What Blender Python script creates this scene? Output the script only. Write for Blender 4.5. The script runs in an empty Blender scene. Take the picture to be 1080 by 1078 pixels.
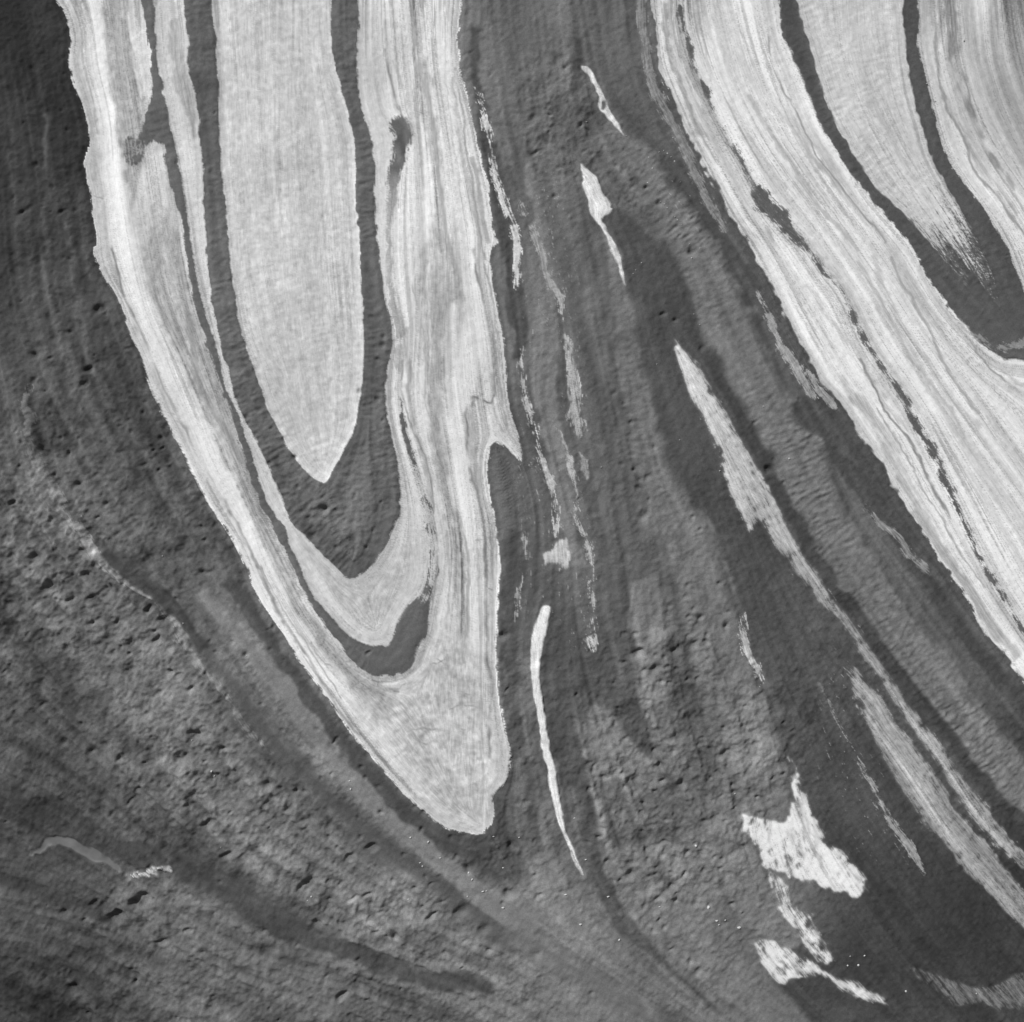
import bpy, math
import numpy as np

# ------------------------------------------------------------------ camera, sky, sun, exposure
sc = bpy.context.scene
S = 6.39                      # metres of ground per photograph pixel
FRAME = 1080 * S              # width of ground seen
ALT = FRAME * 152.4 / 230.0   # survey camera: 152.4 mm lens on 230 mm film

cam = bpy.data.cameras.new("camera")
cam.sensor_width = 36.0
cam.lens = 36.0 * 152.4 / 230.0
cam.clip_start = 10.0
cam.clip_end = 60000.0
cam_o = bpy.data.objects.new("camera", cam)
cam_o.location = (0, 0, ALT)
sc.collection.objects.link(cam_o)
sc.camera = cam_o

SUN_EL = math.radians(27)
SUN_DIR = (-0.66, 0.75)       # towards the sun, seen from above (x right, y up)
_n = math.hypot(*SUN_DIR)
sx, sy = SUN_DIR[0] / _n, SUN_DIR[1] / _n
world = bpy.data.worlds.new("World")
sc.world = world
world.use_nodes = True
nt = world.node_tree
nt.nodes.clear()
sky = nt.nodes.new("ShaderNodeTexSky")
sky.sky_type = 'NISHITA'
sky.sun_disc = False
sky.sun_elevation = SUN_EL
sky.sun_rotation = math.atan2(sx, sy)
bw = nt.nodes.new("ShaderNodeRGBToBW")      # black and white film
bg = nt.nodes.new("ShaderNodeBackground")
bg.inputs["Strength"].default_value = 0.07
wo = nt.nodes.new("ShaderNodeOutputWorld")
nt.links.new(sky.outputs[0], bw.inputs[0])
nt.links.new(bw.outputs[0], bg.inputs[0])
nt.links.new(bg.outputs[0], wo.inputs[0])

sun = bpy.data.lights.new("sun", 'SUN')
sun.energy = 4.0
sun.angle = math.radians(0.5)
sun.color = (1, 1, 1)
sun_o = bpy.data.objects.new("sun", sun)
from mathutils import Vector
d = Vector((sx * math.cos(SUN_EL), sy * math.cos(SUN_EL), math.sin(SUN_EL)))
sun_o.rotation_euler = d.to_track_quat('Z', 'Y').to_euler()
sun_o.location = d * 8000
sc.collection.objects.link(sun_o)

sc.view_settings.view_transform = 'Standard'
sc.view_settings.look = 'None'
sc.view_settings.gamma = 1.0
sc.view_settings.exposure = 0.55
sc.view_settings.use_curve_mapping = False
sc.cycles.max_bounces = 3
sc.cycles.diffuse_bounces = 2

# ------------------------------------------------------------------ grid and noise helpers
rng = np.random.default_rng(73)
X0, Y0, N = -24, -24, 1129          # one vertex per photograph pixel, with a margin
f4 = np.float32
gy, gx = np.mgrid[0:N, 0:N].astype(f4)
gx += X0
gy += Y0


def window(a, pad):
    """slices round the part of a that is not zero, or None."""
    r = np.flatnonzero(a.any(axis=1)); c = np.flatnonzero(a.any(axis=0))
    if len(r) == 0:
        return None
    return slice(max(r[0] - pad, 0), min(r[-1] + pad + 1, N)), slice(max(c[0] - pad, 0), min(c[-1] + pad + 1, N))


def blur(a, r, n=3):
    """n box blurs of radius r (pixels) along both axes."""
    r = int(max(1, r))
    w = window(a, n * r + 2)
    if w is None:
        return a
    if (w[0].stop - w[0].start) * (w[1].stop - w[1].start) < 0.8 * N * N:
        out = np.zeros_like(a)
        out[w] = _blur(a[w], r, n)
        return out
    return _blur(a, r, n)


def _blur(a, r, n):
    for _ in range(n):
        for ax in (0, 1):
            p = np.pad(a, [(r + 1, r) if k == ax else (0, 0) for k in (0, 1)], mode='edge')
            c = np.cumsum(p, axis=ax, dtype=np.float64)
            a = ((c[2 * r + 1:] - c[:-2 * r - 1]) if ax == 0 else (c[:, 2 * r + 1:] - c[:, :-2 * r - 1])) / (2 * r + 1)
        a = a.astype(f4)
    return a


def unit(a):
    return ((a - a.mean()) / (a.std() + 1e-9)).astype(f4)


def bil(a, x, y):
    """bilinear look-up of grid a at picture coordinates x, y."""
    u = np.clip(x - X0, 0, N - 1.001)
    v = np.clip(y - Y0, 0, N - 1.001)
    i = u.astype(np.int32); j = v.astype(np.int32)
    fu = (u - i).astype(f4); fv = (v - j).astype(f4)
    af = a.ravel(); k = j * N + i
    return (af[k] * (1 - fu) + af[k + 1] * fu) * (1 - fv) + (af[k + N] * (1 - fu) + af[k + N + 1] * fu) * fv


def vnoise(wave):
    """smooth unit noise with the given wavelength in pixels."""
    if wave < 3:
        return unit(blur(rng.standard_normal((N, N)).astype(f4), 1, max(1, int(wave))))
    m = int(N / wave) + 5
    g = rng.standard_normal((m, m)).astype(f4)
    t = np.arange(N, dtype=f4) / wave + 1.0
    i = t.astype(np.int32); f = t - i
    w = np.stack([(1 - f) ** 3 / 6, (3 * f ** 3 - 6 * f ** 2 + 4) / 6, (-3 * f ** 3 + 3 * f ** 2 + 3 * f + 1) / 6, f ** 3 / 6]).astype(f4)
    rows = sum(g[i + k - 1, :] * w[k][:, None] for k in range(4))
    return unit(sum(rows[:, i + k - 1] * w[k][None, :] for k in range(4)))


def fbm(wave, octaves=4, gain=0.55):
    out = 0; amp = 1.0
    for _ in range(octaves):
        if wave < 1.3:
            break
        out = out + amp * vnoise(wave); amp *= gain; wave *= 0.5
    return unit(out)


def smooth01(a, lo, hi):
    t = np.clip((a - lo) / (hi - lo), 0, 1)
    return (t * t * (3 - 2 * t)).astype(f4)


def P(ox, oy, *pts):
    """points read off a four-times enlargement whose corner is at ox, oy."""
    return [(ox + x / 3.993, oy + y / 3.993) for x, y in pts]


def ext(pts, a=True, b=True, by=70.0):
    """lengthen an open line straight on past the picture's edge."""
    pts = list(pts)
    if a:
        (x0, y0), (x1, y1) = pts[0], pts[2]
        L = math.hypot(x0 - x1, y0 - y1)
        pts.insert(0, (x0 + (x0 - x1) / L * by, y0 + (y0 - y1) / L * by))
    if b:
        (x0, y0), (x1, y1) = pts[-1], pts[-3]
        L = math.hypot(x0 - x1, y0 - y1)
        pts.append((x0 + (x0 - x1) / L * by, y0 + (y0 - y1) / L * by))
    return pts


def spline(pts, closed=False, sub=5):
    """centripetal-looking Catmull-Rom through the points."""
    p = np.array(pts, float)
    n = len(p)
    out = []
    for k in range(n if closed else n - 1):
        if closed:
            a, b, c, e = p[(k - 1) % n], p[k], p[(k + 1) % n], p[(k + 2) % n]
        else:
            a, b, c, e = p[max(k - 1, 0)], p[k], p[k + 1], p[min(k + 2, n - 1)]
        lb = np.linalg.norm(c - b) + 1e-6
        m1 = (c - a) / (np.linalg.norm(c - b) + np.linalg.norm(b - a) + 1e-6) * lb
        m2 = (e - b) / (np.linalg.norm(e - c) + np.linalg.norm(c - b) + 1e-6) * lb
        for t in np.arange(sub) / sub:
            t2, t3 = t * t, t ** 3
            out.append((2 * t3 - 3 * t2 + 1) * b + (t3 - 2 * t2 + t) * m1 + (-2 * t3 + 3 * t2) * c + (t3 - t2) * m2)
    if not closed:
        out.append(p[-1])
    return np.array(out)


def ribbon(pts, sub=5):
    """outline of a tapering line given as (x, y, half width)."""
    s = spline(pts, sub=sub)
    q = s[:, :2]
    t = np.gradient(q, axis=0)
    t /= np.linalg.norm(t, axis=1, keepdims=True) + 1e-9
    nrm = np.stack([-t[:, 1], t[:, 0]], 1) * np.maximum(s[:, 2:3], 0.25)
    return np.concatenate([q + nrm, (q - nrm)[::-1]])


SS = 3


def fill(poly):
    """coverage 0..1 of a closed outline at the grid's vertices."""
    poly = np.asarray(poly, float)
    lo = np.clip(np.floor(poly.min(0)) - 2 - (X0, Y0), 0, N - 1).astype(int)
    hi = np.clip(np.ceil(poly.max(0)) + 3 - (X0, Y0), 1, N).astype(int)
    nw, nh = int(hi[0] - lo[0]), int(hi[1] - lo[1])
    M, MX = nh * SS, nw * SS
    arr = np.zeros((M, MX + 1), np.int16)
    q = np.concatenate([poly, poly[:1]])
    ox, oy = X0 + lo[0] - 0.5 + 0.5 / SS, Y0 + lo[1] - 0.5 + 0.5 / SS
    for (xa, ya), (xb, yb) in zip(q[:-1], q[1:]):
        if ya == yb:
            continue
        if ya > yb:
            xa, ya, xb, yb = xb, yb, xa, ya
        r0 = max(0, math.ceil((ya - oy) * SS)); r1 = min(M, math.ceil((yb - oy) * SS))
        if r1 <= r0:
            continue
        r = np.arange(r0, r1)
        x = xa + (r / SS + oy - ya) * (xb - xa) / (yb - ya)
        c = np.clip(np.ceil((x - ox) * SS), 0, MX).astype(np.int64)
        np.add.at(arr, (r, c), 1)
    ins = (np.cumsum(arr[:, :MX], axis=1, dtype=np.int16) & 1).astype(f4)
    out = np.zeros((N, N), f4)
    out[lo[1]:hi[1], lo[0]:hi[0]] = ins.reshape(nh, SS, nw, SS).mean(axis=(1, 3))
    return out


def idw(ctrl, power=3.0, soft=12.0, step=8):
    """smooth field through scattered (x, y, value...) readings."""
    c = np.array(ctrl, float)
    m = N // step + 2
    yy, xx = np.mgrid[0:m, 0:m] * step
    xx = xx + X0; yy = yy + Y0
    d2 = (xx[..., None] - c[:, 0]) ** 2 + (yy[..., None] - c[:, 1]) ** 2 + soft ** 2
    w = d2 ** (-power / 2)
    v = (w * c[:, 2]).sum(-1) / w.sum(-1)
    t = np.arange(N) / step
    i = t.astype(int); f = t - i
    r = v[i] * (1 - f)[:, None] + v[i + 1] * f[:, None]
    return (r[:, i] * (1 - f) + r[:, i + 1] * f).astype(f4)


# ------------------------------------------------------------------ outlines read off the photograph
A = (0, 0); B = (270, 0); C = (540, 0); D = (810, 0)
E = (0, 270); F = (270, 270); G = (540, 270); H = (810, 270)
I = (0, 540); J = (270, 540); K = (540, 540); L = (810, 540)
M_ = (0, 808); O = (270, 808); Q = (540, 808); R = (810, 808)

W1_left = ext([(61, 2), (69, 15), (75, 43), (71, 59), (77, 85), (86, 110), (93, 140), (91, 160), (87, 175), (94, 200), (97, 225), (100, 250),
               (101, 270), (109, 292), (120, 310), (129, 328), (136, 350), (150, 378), (159, 408), (168, 430), (180, 453), (193, 478), (208, 508),
               (226, 540), (247, 570), (260, 600), (270, 626), (295, 663), (320, 703), (348, 738), (370, 772), (400, 808), (425, 835), (450, 859),
               (470, 873), (495, 879), (507, 880)], b=False)
W1_right = ext([(487, 0), (483, 38), (485, 73), (492, 100), (498, 125), (504, 155), (510, 180), (515, 200), (517, 220), (520, 240), (524, 255), (518, 264),
                (517, 275), (520, 302), (528, 343), (532, 370), (534, 395), (538, 430), (542, 445), (550, 470), (551, 487), (546, 482), (539, 476), (528, 468), (520, 468),
                (514, 488), (515, 510), (519, 533), (522, 540), (525, 562), (527, 590), (525, 635), (524, 670), (525, 715), (528, 745), (535, 780),
                (539, 795), (536, 808), (533, 823), (520, 840), (520, 858), (518, 870)], b=False)
D1_left = ext([(150, 2), (154, 25), (159, 58), (160, 83), (158, 105), (151, 128), (144, 146), (136, 143), (130, 150), (131, 165), (138, 174), (147, 168), (150, 155), (163, 147), (171, 153),
               (175, 175), (181, 200), (188, 225), (193, 250), (196, 270), (201, 300), (204, 320), (216, 358), (227, 390), (238, 420), (247, 450), (258, 483),
               (267, 513), (277, 540), (290, 563), (303, 585), (315, 610), (325, 633), (338, 653), (353, 673), (370, 695), (388, 710), (405, 713),
               (425, 708), (437, 700), (440, 685), (449, 670), (453, 640), (458, 620), (462, 603), (463, 578), (459, 560), (455, 540), (448, 510), (438, 482), (429, 455),
               (424, 432), (422, 415)], b=False)
D1_right = ext([(163, 2), (165, 38), (167, 65), (173, 95), (179, 130), (187, 170), (194, 208), (200, 250), (203, 270), (212, 310), (223, 348), (233, 378),
                (239, 405), (250, 433), (263, 468), (270, 492), (278, 518), (289, 540), (303, 560), (306, 573), (318, 600), (328, 623), (345, 645),
                (363, 665), (378, 676), (395, 681), (408, 678), (414, 673), (420, 655), (430, 638), (443, 625), (448, 613), (449, 590), (447, 560),
                (445, 540), (438, 510), (430, 480), (423, 455), (420, 432), (420, 415)], b=False)
D2_out = ext([(194, 2), (199, 38), (199, 68), (207, 110), (210, 145), (213, 170), (213, 213), (216, 250), (217, 270), (222, 305), (228, 340), (235, 370),
              (243, 393), (247, 415), (255, 435), (263, 450), (270, 465), (283, 490), (293, 515), (302, 540), (320, 563), (338, 583), (353, 598),
              (368, 610), (383, 605), (394, 595), (408, 573), (418, 550), (422, 538), (421, 520), (420, 495), (414, 465), (409, 443), (406, 420), (408, 395),
              (413, 370), (413, 343), (407, 315), (403, 290), (400, 270), (398, 250), (395, 200), (394, 163), (390, 140), (380, 110), (377, 75),
              (377, 38), (378, 2)])
W3_edge = ext([(225, 2), (228, 50), (231, 113), (233, 175), (239, 238), (242, 270), (247, 308), (255, 350), (265, 380), (271, 396), (283, 433), (298, 460),
               (315, 488), (330, 503), (343, 508), (351, 495), (363, 473), (373, 450), (378, 420), (381, 408), (383, 370), (383, 340), (381, 308),
               (379, 270), (378, 245), (374, 200), (373, 163), (371, 140), (363, 108), (354, 73), (350, 50), (348, 25), (348, 2)])
W4_left = ext([(688, 2), (692, 38), (695, 65), (703, 88), (715, 115), (730, 150), (745, 178), (758, 205), (773, 233), (795, 265), (810, 296), (825, 328),
               (843, 363), (858, 388), (865, 405), (880, 418), (895, 438), (910, 463), (928, 485), (945, 515), (960, 540), (978, 568), (1000, 603),
               (1025, 640), (1050, 675), (1076, 713)])
D3_left = ext([(821, 2), (825, 33), (838, 65), (853, 100), (865, 133), (885, 165), (910, 198), (935, 230), (958, 256), (970, 276), (983, 300), (1000, 325),
               (1023, 350), (1035, 363), (1050, 375), (1063, 380), (1077, 379)])
D3_right = ext([(840, 2), (848, 33), (858, 65), (870, 105), (885, 140), (908, 175), (930, 205), (953, 225), (973, 248), (990, 268), (1008, 290), (1028, 310), (1045, 322)], b=False)
D4_left = ext([(951, 2), (954, 50), (960, 93), (970, 128), (980, 163), (993, 188), (1010, 218), (1025, 245), (1037, 270), (1048, 295), (1052, 315)], b=False)
D4_right = ext([(967, 2), (968, 50), (978, 95), (988, 133), (1000, 168), (1018, 195), (1040, 225), (1058, 253), (1067, 272), (1077, 300)])
BIG = 1190

B1_left = [(628, 150), (640, 178), (662, 205), (690, 235), (708, 262), (725, 300), (735, 335), (750, 362), (770, 398), (790, 437), (810, 480), (828, 522), (845, 553), (868, 592), (893, 632),
           (922, 672), (952, 712), (985, 755), (1015, 795), (1040, 828), (1078, 872), (1130, 930)]
B1_right = [(650, 128), (680, 160), (705, 190), (735, 228), (760, 268), (780, 308), (800, 352), (822, 402), (850, 455), (880, 508), (905, 560), (935, 605), (962, 648),
            (1000, 698), (1040, 755), (1078, 798), (1130, 850)]
B2 = [(640, 250, 9), (648, 290, 13), (656, 340, 17), (665, 400, 19), (675, 450, 19), (690, 500, 21), (706, 540, 24), (728, 590, 24), (742, 640, 24), (757, 690, 24), (775, 735, 26), (790, 780, 30),
      (800, 830, 26)]
B3 = [(26, 405, 1.5), (30, 425, 3), (40, 465, 4), (53, 510, 5), (73, 545, 4), (100, 580, 5), (125, 605, 5), (150, 623, 5), (170, 643, 3), (190, 675, 3), (208, 698, 3), (230, 723, 2.5), (265, 773, 1.4), (285, 793, .8)]
CHAN = [(213, 675, 4), (240, 712, 6), (265, 745, 7), (300, 795, 8), (345, 838, 9), (383, 872, 10), (420, 906, 10), (460, 935, 9), (508, 970, 9), (540, 990, 9), (573, 1004, 9), (603, 1023, 8), (650, 1050, 8), (720, 1090, 8), (780, 1130, 8)]

STREAM = [(30, 901, 1.2), (35, 900, 2.4), (41, 897, 2.8), (46, 890, 4.2), (56, 889, 5.2), (68, 890, 4.6), (80, 892, 4.6), (91, 898, 5.0), (101, 904, 4.6), (110, 908, 3.0), (118, 912, 3.4), (126, 915, 3.4), (129, 917, 1.5)]

POLY = {}
POLY['I1'] = [(612, 70), (618, 70), (626, 80), (635, 100), (640, 110), (643, 116), (655, 138), (658, 144), (650, 135), (639, 122), (631, 112), (631, 102), (627, 92), (620, 80)]
POLY['I2'] = [(614, 172), (622, 180), (631, 186), (634, 200), (645, 215), (644, 225), (635, 230), (640, 243), (647, 255), (654, 270), (658, 290), (660, 302), (654, 288), (648, 272), (644, 265),
              (638, 248), (629, 233), (621, 223), (619, 205), (615, 190)]
POLY['I3'] = [(712, 358), (716, 364), (725, 371), (735, 384), (748, 406), (760, 427), (773, 450), (785, 474), (798, 496), (808, 512), (820, 535), (827, 550), (843, 578), (860, 605), (888, 643), (908, 673), (930, 700), (948, 728), (973, 760),
              (1007, 810), (1030, 843), (1050, 868), (1076, 894), (1120, 945), (1120, 965), (1076, 910), (1050, 885), (1030, 865), (1010, 838), (990, 808), (965, 772), (945, 743), (925, 714), (905, 688), (888, 660), (868, 640), (850, 615),
              (833, 592), (815, 570), (803, 548), (796, 552), (792, 564), (786, 552), (780, 540), (770, 520), (763, 495), (760, 475), (750, 455), (738, 433), (725, 408), (718, 388), (713, 368)]
POLY['I4'] = [(895, 700), (903, 706), (910, 715), (928, 735), (943, 763), (960, 783), (979, 808), (998, 836), (1005, 851), (1025, 873), (1050, 903), (1069, 926), (1077, 936), (1110, 975), (1110, 1010), (1074, 973), (1045, 943), (1020, 918), (995, 888),
              (973, 866), (955, 838), (939, 808), (920, 773), (910, 748), (898, 725)]
POLY['I5'] = [(963, 1021), (985, 1027), (1010, 1035), (1030, 1041), (1050, 1037), (1078, 1024), (1125, 1010), (1125, 1062), (1078, 1062), (1050, 1061), (1028, 1056), (1008, 1059), (992, 1048), (978, 1037)]
POLY['I6'] = [(783, 858), (795, 859), (810, 864), (829, 866), (835, 856), (838, 833), (836, 812), (833, 796), (838, 802), (841, 818), (848, 838), (858, 853), (863, 873), (868, 891), (883, 898), (898, 908), (908, 921), (915, 931), (913, 941), (900, 944),
              (880, 939), (860, 931), (843, 932), (825, 921), (810, 914), (803, 902), (793, 883)]
POLY['I7'] = [(813, 921), (818, 921), (833, 943), (840, 961), (855, 966), (860, 981), (870, 993), (878, 1013), (868, 1016), (855, 1008), (848, 998), (838, 981), (825, 963), (818, 943)]
POLY['I8'] = [(800, 993), (810, 993), (823, 997), (840, 1005), (853, 1013), (873, 1026), (898, 1038), (920, 1048), (930, 1057), (910, 1051), (893, 1042), (870, 1030), (855, 1032), (833, 1034), (830, 1040), (818, 1033), (810, 1023), (803, 1016), (798, 1006)]
POLY['I9'] = [(573, 640), (580, 640), (578, 655), (574, 675), (570, 700), (571, 725), (575, 758), (580, 790), (585, 808), (590, 841), (595, 868), (601, 886), (608, 903), (615, 922), (613, 922), (605, 906), (600, 893), (590, 871), (583, 846), (577, 808),
              (573, 800), (568, 765), (561, 715), (560, 680), (565, 658)]
POLY['I10'] = [(574, 586), (586, 581), (590, 571), (600, 569), (600.5, 583), (597, 600), (590, 596), (580, 595)]
POLY['I11'] = [(615, 673), (622, 670), (628, 669), (629, 683), (626, 689), (620, 683)]
POLY['I12'] = [(594, 350), (600, 360), (606, 380), (611, 400), (613, 430), (613, 460), (608, 463), (600, 445), (599, 420), (598, 390)]
POLY['I13'] = [(588, 450), (598, 470), (605, 495), (610, 535), (607, 520), (600, 495), (594, 470)]
POLY['I21'] = [(610, 476), (615, 480), (620, 488), (621, 502), (617, 506), (613, 495)]
POLY['I25'] = P(*M_, (575, 440), (590, 425), (615, 428), (640, 430), (675, 432), (705, 425), (725, 415), (738, 425), (725, 442), (695, 448), (660, 446), (630, 447), (600, 455))
LINE = {}
LINE['I14'] = [(549, 368, .6), (551, 390, 1.3), (555, 420, 1.5), (563, 450, 1.2), (570, 480, 1.5), (578, 500, 1.8), (583, 520, 1.5), (587, 543, 1.4), (588, 568, 1)]
LINE['I16'] = [(502, 93, .6), (510, 118, 1.0), (517, 150, 1.2), (520, 175, 1.2), (528, 205, 1.4), (536, 226, 1.8), (543, 245, 2.2), (546, 262, 2.0), (545, 285, 1.6), (547, 303, .8)]
LINE['I15'] = [(568, 250, .5), (573, 275, 1.6), (580, 300, 2.4), (588, 308, 2.6), (591, 322, 1.8), (595, 350, 1)]
LINE['I17'] = [(544, 203, .6), (549, 218, 1.5), (556, 234, 2.0), (567, 253, 2.2), (574, 272, 1.4), (580, 296, .8)]
LINE['I18'] = [(779, 646, .6), (785, 670, 1.6), (790, 688, 2.6), (796, 703, 1.6), (803, 722, .7)]
LINE['I19'] = [(905, 803, .6), (912, 815, 1.2), (920, 826, 1.4), (933, 853, 1.2), (943, 873, 2), (955, 886, 3.2), (964, 898, 2.6), (969, 910, 1.8), (975, 920, .8)]
LINE['I20'] = [(676, -30, 3), (678, 10, 3), (681, 45, 2.5), (690, 93, 3), (710, 133, 3), (725, 165, 3), (738, 195, 2.2), (748, 215, 2), (757, 230, 1.8), (766, 241, .8)]
LINE['I22'] = [(605, 532, .7), (612, 552, 1.2), (620, 575, 2), (623, 592, 1.4), (625, 625, .9), (626, 665, .8)]
LINE['I23'] = [(916, 534, .7), (930, 552, 2.2), (946, 566, 2.8), (965, 590, 2.2), (983, 604, .8)]
LINE['I24'] = [(556, 565, .6), (554, 585, 1.2), (551, 610, .9), (547, 630, 1.2), (544, 652, .6)]
D5 = [(716, -40, 3.5), (718, 2, 3.5), (721, 30, 4), (729, 58, 4.5), (740, 88, 4.5), (750, 110, 2.5), (762, 135, 2.5), (776, 160, 2.5), (790, 185, 3), (800, 205, 6), (815, 222, 8), (830, 238, 7), (845, 252, 5),
      (857, 268, 4), (868, 286, 3), (883, 303, 2), (897, 330, 2.5), (908, 358, 3), (922, 382, 3.5), (940, 405, 4.5), (960, 432, 5.5), (975, 460, 4.5), (989, 488, 4), (1003, 518, 4), (1014, 540, 3), (1022, 560, 3), (1038, 593, 3),
      (1055, 625, 3.5), (1073, 652, 4), (1110, 705, 4)]
D5 = [(x, y, w * (1.0 if 200 < y < 262 else 0.72)) for x, y, w in D5]
D6 = [(411, 127, 3), (417, 131, 8), (424, 138, 9), (423, 150, 8), (420, 165, 6), (416, 185, 5), (413, 210, 4), (411, 240, 3), (411, 270, 2.4), (413, 300, 2.2), (418, 330, 3.5), (423, 348, 3.5), (422, 375, 2.2), (421, 415, 2)]
# grey, dirtier stripes inside the white bands: (outline, tone)
GREY_L_left = [(152, 270), (163, 320), (190, 378), (208, 420), (225, 465), (248, 515), (268, 560), (285, 605), (315, 658), (345, 700), (375, 733), (412, 772)]
GREY_L = GREY_L_left + [(450, 770), (430, 738), (405, 722), (385, 714), (368, 699), (350, 675), (335, 655), (322, 635), (312, 612), (300, 587), (290, 565), (279, 542), (268, 512), (259, 482), (247, 450), (239, 420), (227, 390), (214, 358), (201, 320), (196, 300), (191, 270), (183, 240), (172, 215), (160, 220)]
GREY_TL = [(106, -60), (108, 2), (108, 60), (112, 90), (118, 115), (124, 140), (132, 178), (140, 215), (146, 190), (150, 160), (157, 110), (146, 85), (140, 60), (133, 25), (130, 2), (128, -60)]
GREY_R = [(448, 60), (457, 110), (462, 160), (466, 215), (473, 255), (481, 285), (489, 305), (490, 318), (472, 322), (467, 350), (465, 395), (464, 440), (470, 490), (482, 540), (490, 590), (492, 640), (490, 690), (480, 690), (481, 640),
          (478, 590), (470, 545), (458, 500), (451, 450), (449, 400), (449, 350), (446, 310), (441, 270), (452, 240), (455, 200), (450, 150), (444, 110), (440, 70)]

# ------------------------------------------------------------------ direction of flow
guides = [W1_left, W1_right, D1_left[22:], D1_right, D2_out, W3_edge, W4_left, D3_left, D3_right, D4_left, D4_right, B1_left, B1_right,
          [(p[0], p[1]) for p in B2], [(p[0], p[1]) for p in B3], [(p[0], p[1]) for p in CHAN], [(p[0], p[1]) for p in D5], [(p[0], p[1]) for p in D6], GREY_L_left]
guides += [[(p[0], p[1]) for p in v] for v in LINE.values()]
guides += [POLY['I3'][:22], POLY['I4'][:12], POLY['I9'][:14], POLY['I9'][14:], POLY['I2'][:12]]
guides += [[(0, 60), (20, 200), (30, 300), (55, 400), (95, 480), (140, 545), (190, 615), (240, 690), (290, 755)],
           [(-20, 560), (60, 640), (130, 720), (200, 790), (280, 860), (360, 920), (460, 985), (560, 1030), (640, 1075)],
           [(-20, 800), (80, 850), (180, 930), (265, 983), (360, 1010), (480, 1050), (560, 1090)],
           [(-20, 950), (100, 980), (220, 1040), (330, 1090)],
           [(620, 640), (640, 700), (660, 760), (690, 800)], [(680, 560), (690, 650), (700, 740), (710, 800)],
           [(620, 800), (640, 880), (680, 960), (730, 1020), (800, 1080)], [(700, 860), (760, 930), (800, 990), (850, 1050), (900, 1090)],
           [(690, 280), (710, 370), (740, 470), (775, 560), (810, 650), (850, 740), (900, 850), (980, 960), (1060, 1060)],
           [(790, 800), (800, 880), (815, 940)], [(540, 560), (538, 650), (545, 740), (560, 830), (575, 900), (600, 960), (650, 1010)],
           [(580, 20), (590, 120), (600, 220), (615, 330), (640, 450), (655, 560)], [(530, 30), (545, 130), (570, 240), (580, 340), (570, 420), (585, 500)],
           [(1000, 0), (1005, 60), (1020, 110), (1045, 160), (1075, 205)], [(1040, 0), (1045, 60), (1060, 110), (1080, 150)],
           [(890, 0), (895, 60), (915, 120), (950, 180), (990, 235)], [(760, 0), (780, 80), (820, 160), (880, 240), (940, 330), (1000, 420), (1078, 530)],
           [(300, 0), (300, 200), (315, 350), (335, 470)], [(430, 0), (440, 100), (450, 200), (455, 300), (445, 400), (455, 480)], [(500, 560), (505, 650), (505, 760), (505, 840)]]
smp = []
for g in guides:
    s = spline([(p[0], p[1]) for p in g], sub=4)
    seg = np.diff(s, axis=0)
    ln = np.linalg.norm(seg, axis=1)
    keep = ln > 1e-3
    mid = ((s[1:] + s[:-1]) / 2)[keep]
    ang = np.arctan2(seg[:, 1], seg[:, 0])[keep]
    smp.append(np.column_stack([mid, np.cos(2 * ang) * ln[keep], np.sin(2 * ang) * ln[keep]]))
smp = np.concatenate(smp)


def dir_field(step=8, power=3.2, soft=5.0):
    m = N // step + 2
    ax = np.arange(m) * step
    c2 = np.zeros((m, m)); s2 = np.zeros((m, m))
    for r in range(m):
        d2 = (ax[:, None] + X0 - smp[:, 0]) ** 2 + (r * step + Y0 - smp[:, 1]) ** 2 + soft ** 2
        w = d2 ** (-power / 2)
        c2[r] = w @ smp[:, 2]; s2[r] = w @ smp[:, 3]
    n = np.hypot(c2, s2) + 1e-30
    c2 /= n; s2 /= n
    t = np.arange(N) / step
    i = t.astype(int); f = t - i

    def up(v):
        r = v[i] * (1 - f)[:, None] + v[i + 1] * f[:, None]
        return r[:, i] * (1 - f) + r[:, i + 1] * f
    a = 0.5 * np.arctan2(up(s2), up(c2))
    return np.cos(a).astype(f4), np.sin(a).astype(f4)


ux, uy = dir_field()


def lic(src, steps, h, px=None, py=None):
    """smear src along the flow lines."""
    px = ux if px is None else px
    py = uy if py is None else py
    acc = src.copy(); wsum = 1.0
    fs, fx, fy = src.ravel(), px.ravel(), py.ravel()
    for sgn in (1, -1):
        x = gx - X0; y = gy - Y0
        dx, dy = px * sgn, py * sgn
        for k in range(steps):
            x = x + dx * h; y = y + dy * h
            idx = np.clip(np.rint(y), 0, N - 1).astype(np.int32) * N + np.clip(np.rint(x), 0, N - 1).astype(np.int32)
            w = 0.5 + 0.5 * math.cos(math.pi * (k + 1) / (steps + 1))
            acc += fs[idx] * w
            if sgn == 1:
                wsum += 2 * w
            nx, ny = fx[idx], fy[idx]
            sg = np.where(nx * dx + ny * dy < 0, f4(-1), f4(1))
            dx, dy = nx * sg, ny * sg
    return unit(acc / wsum)


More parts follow.
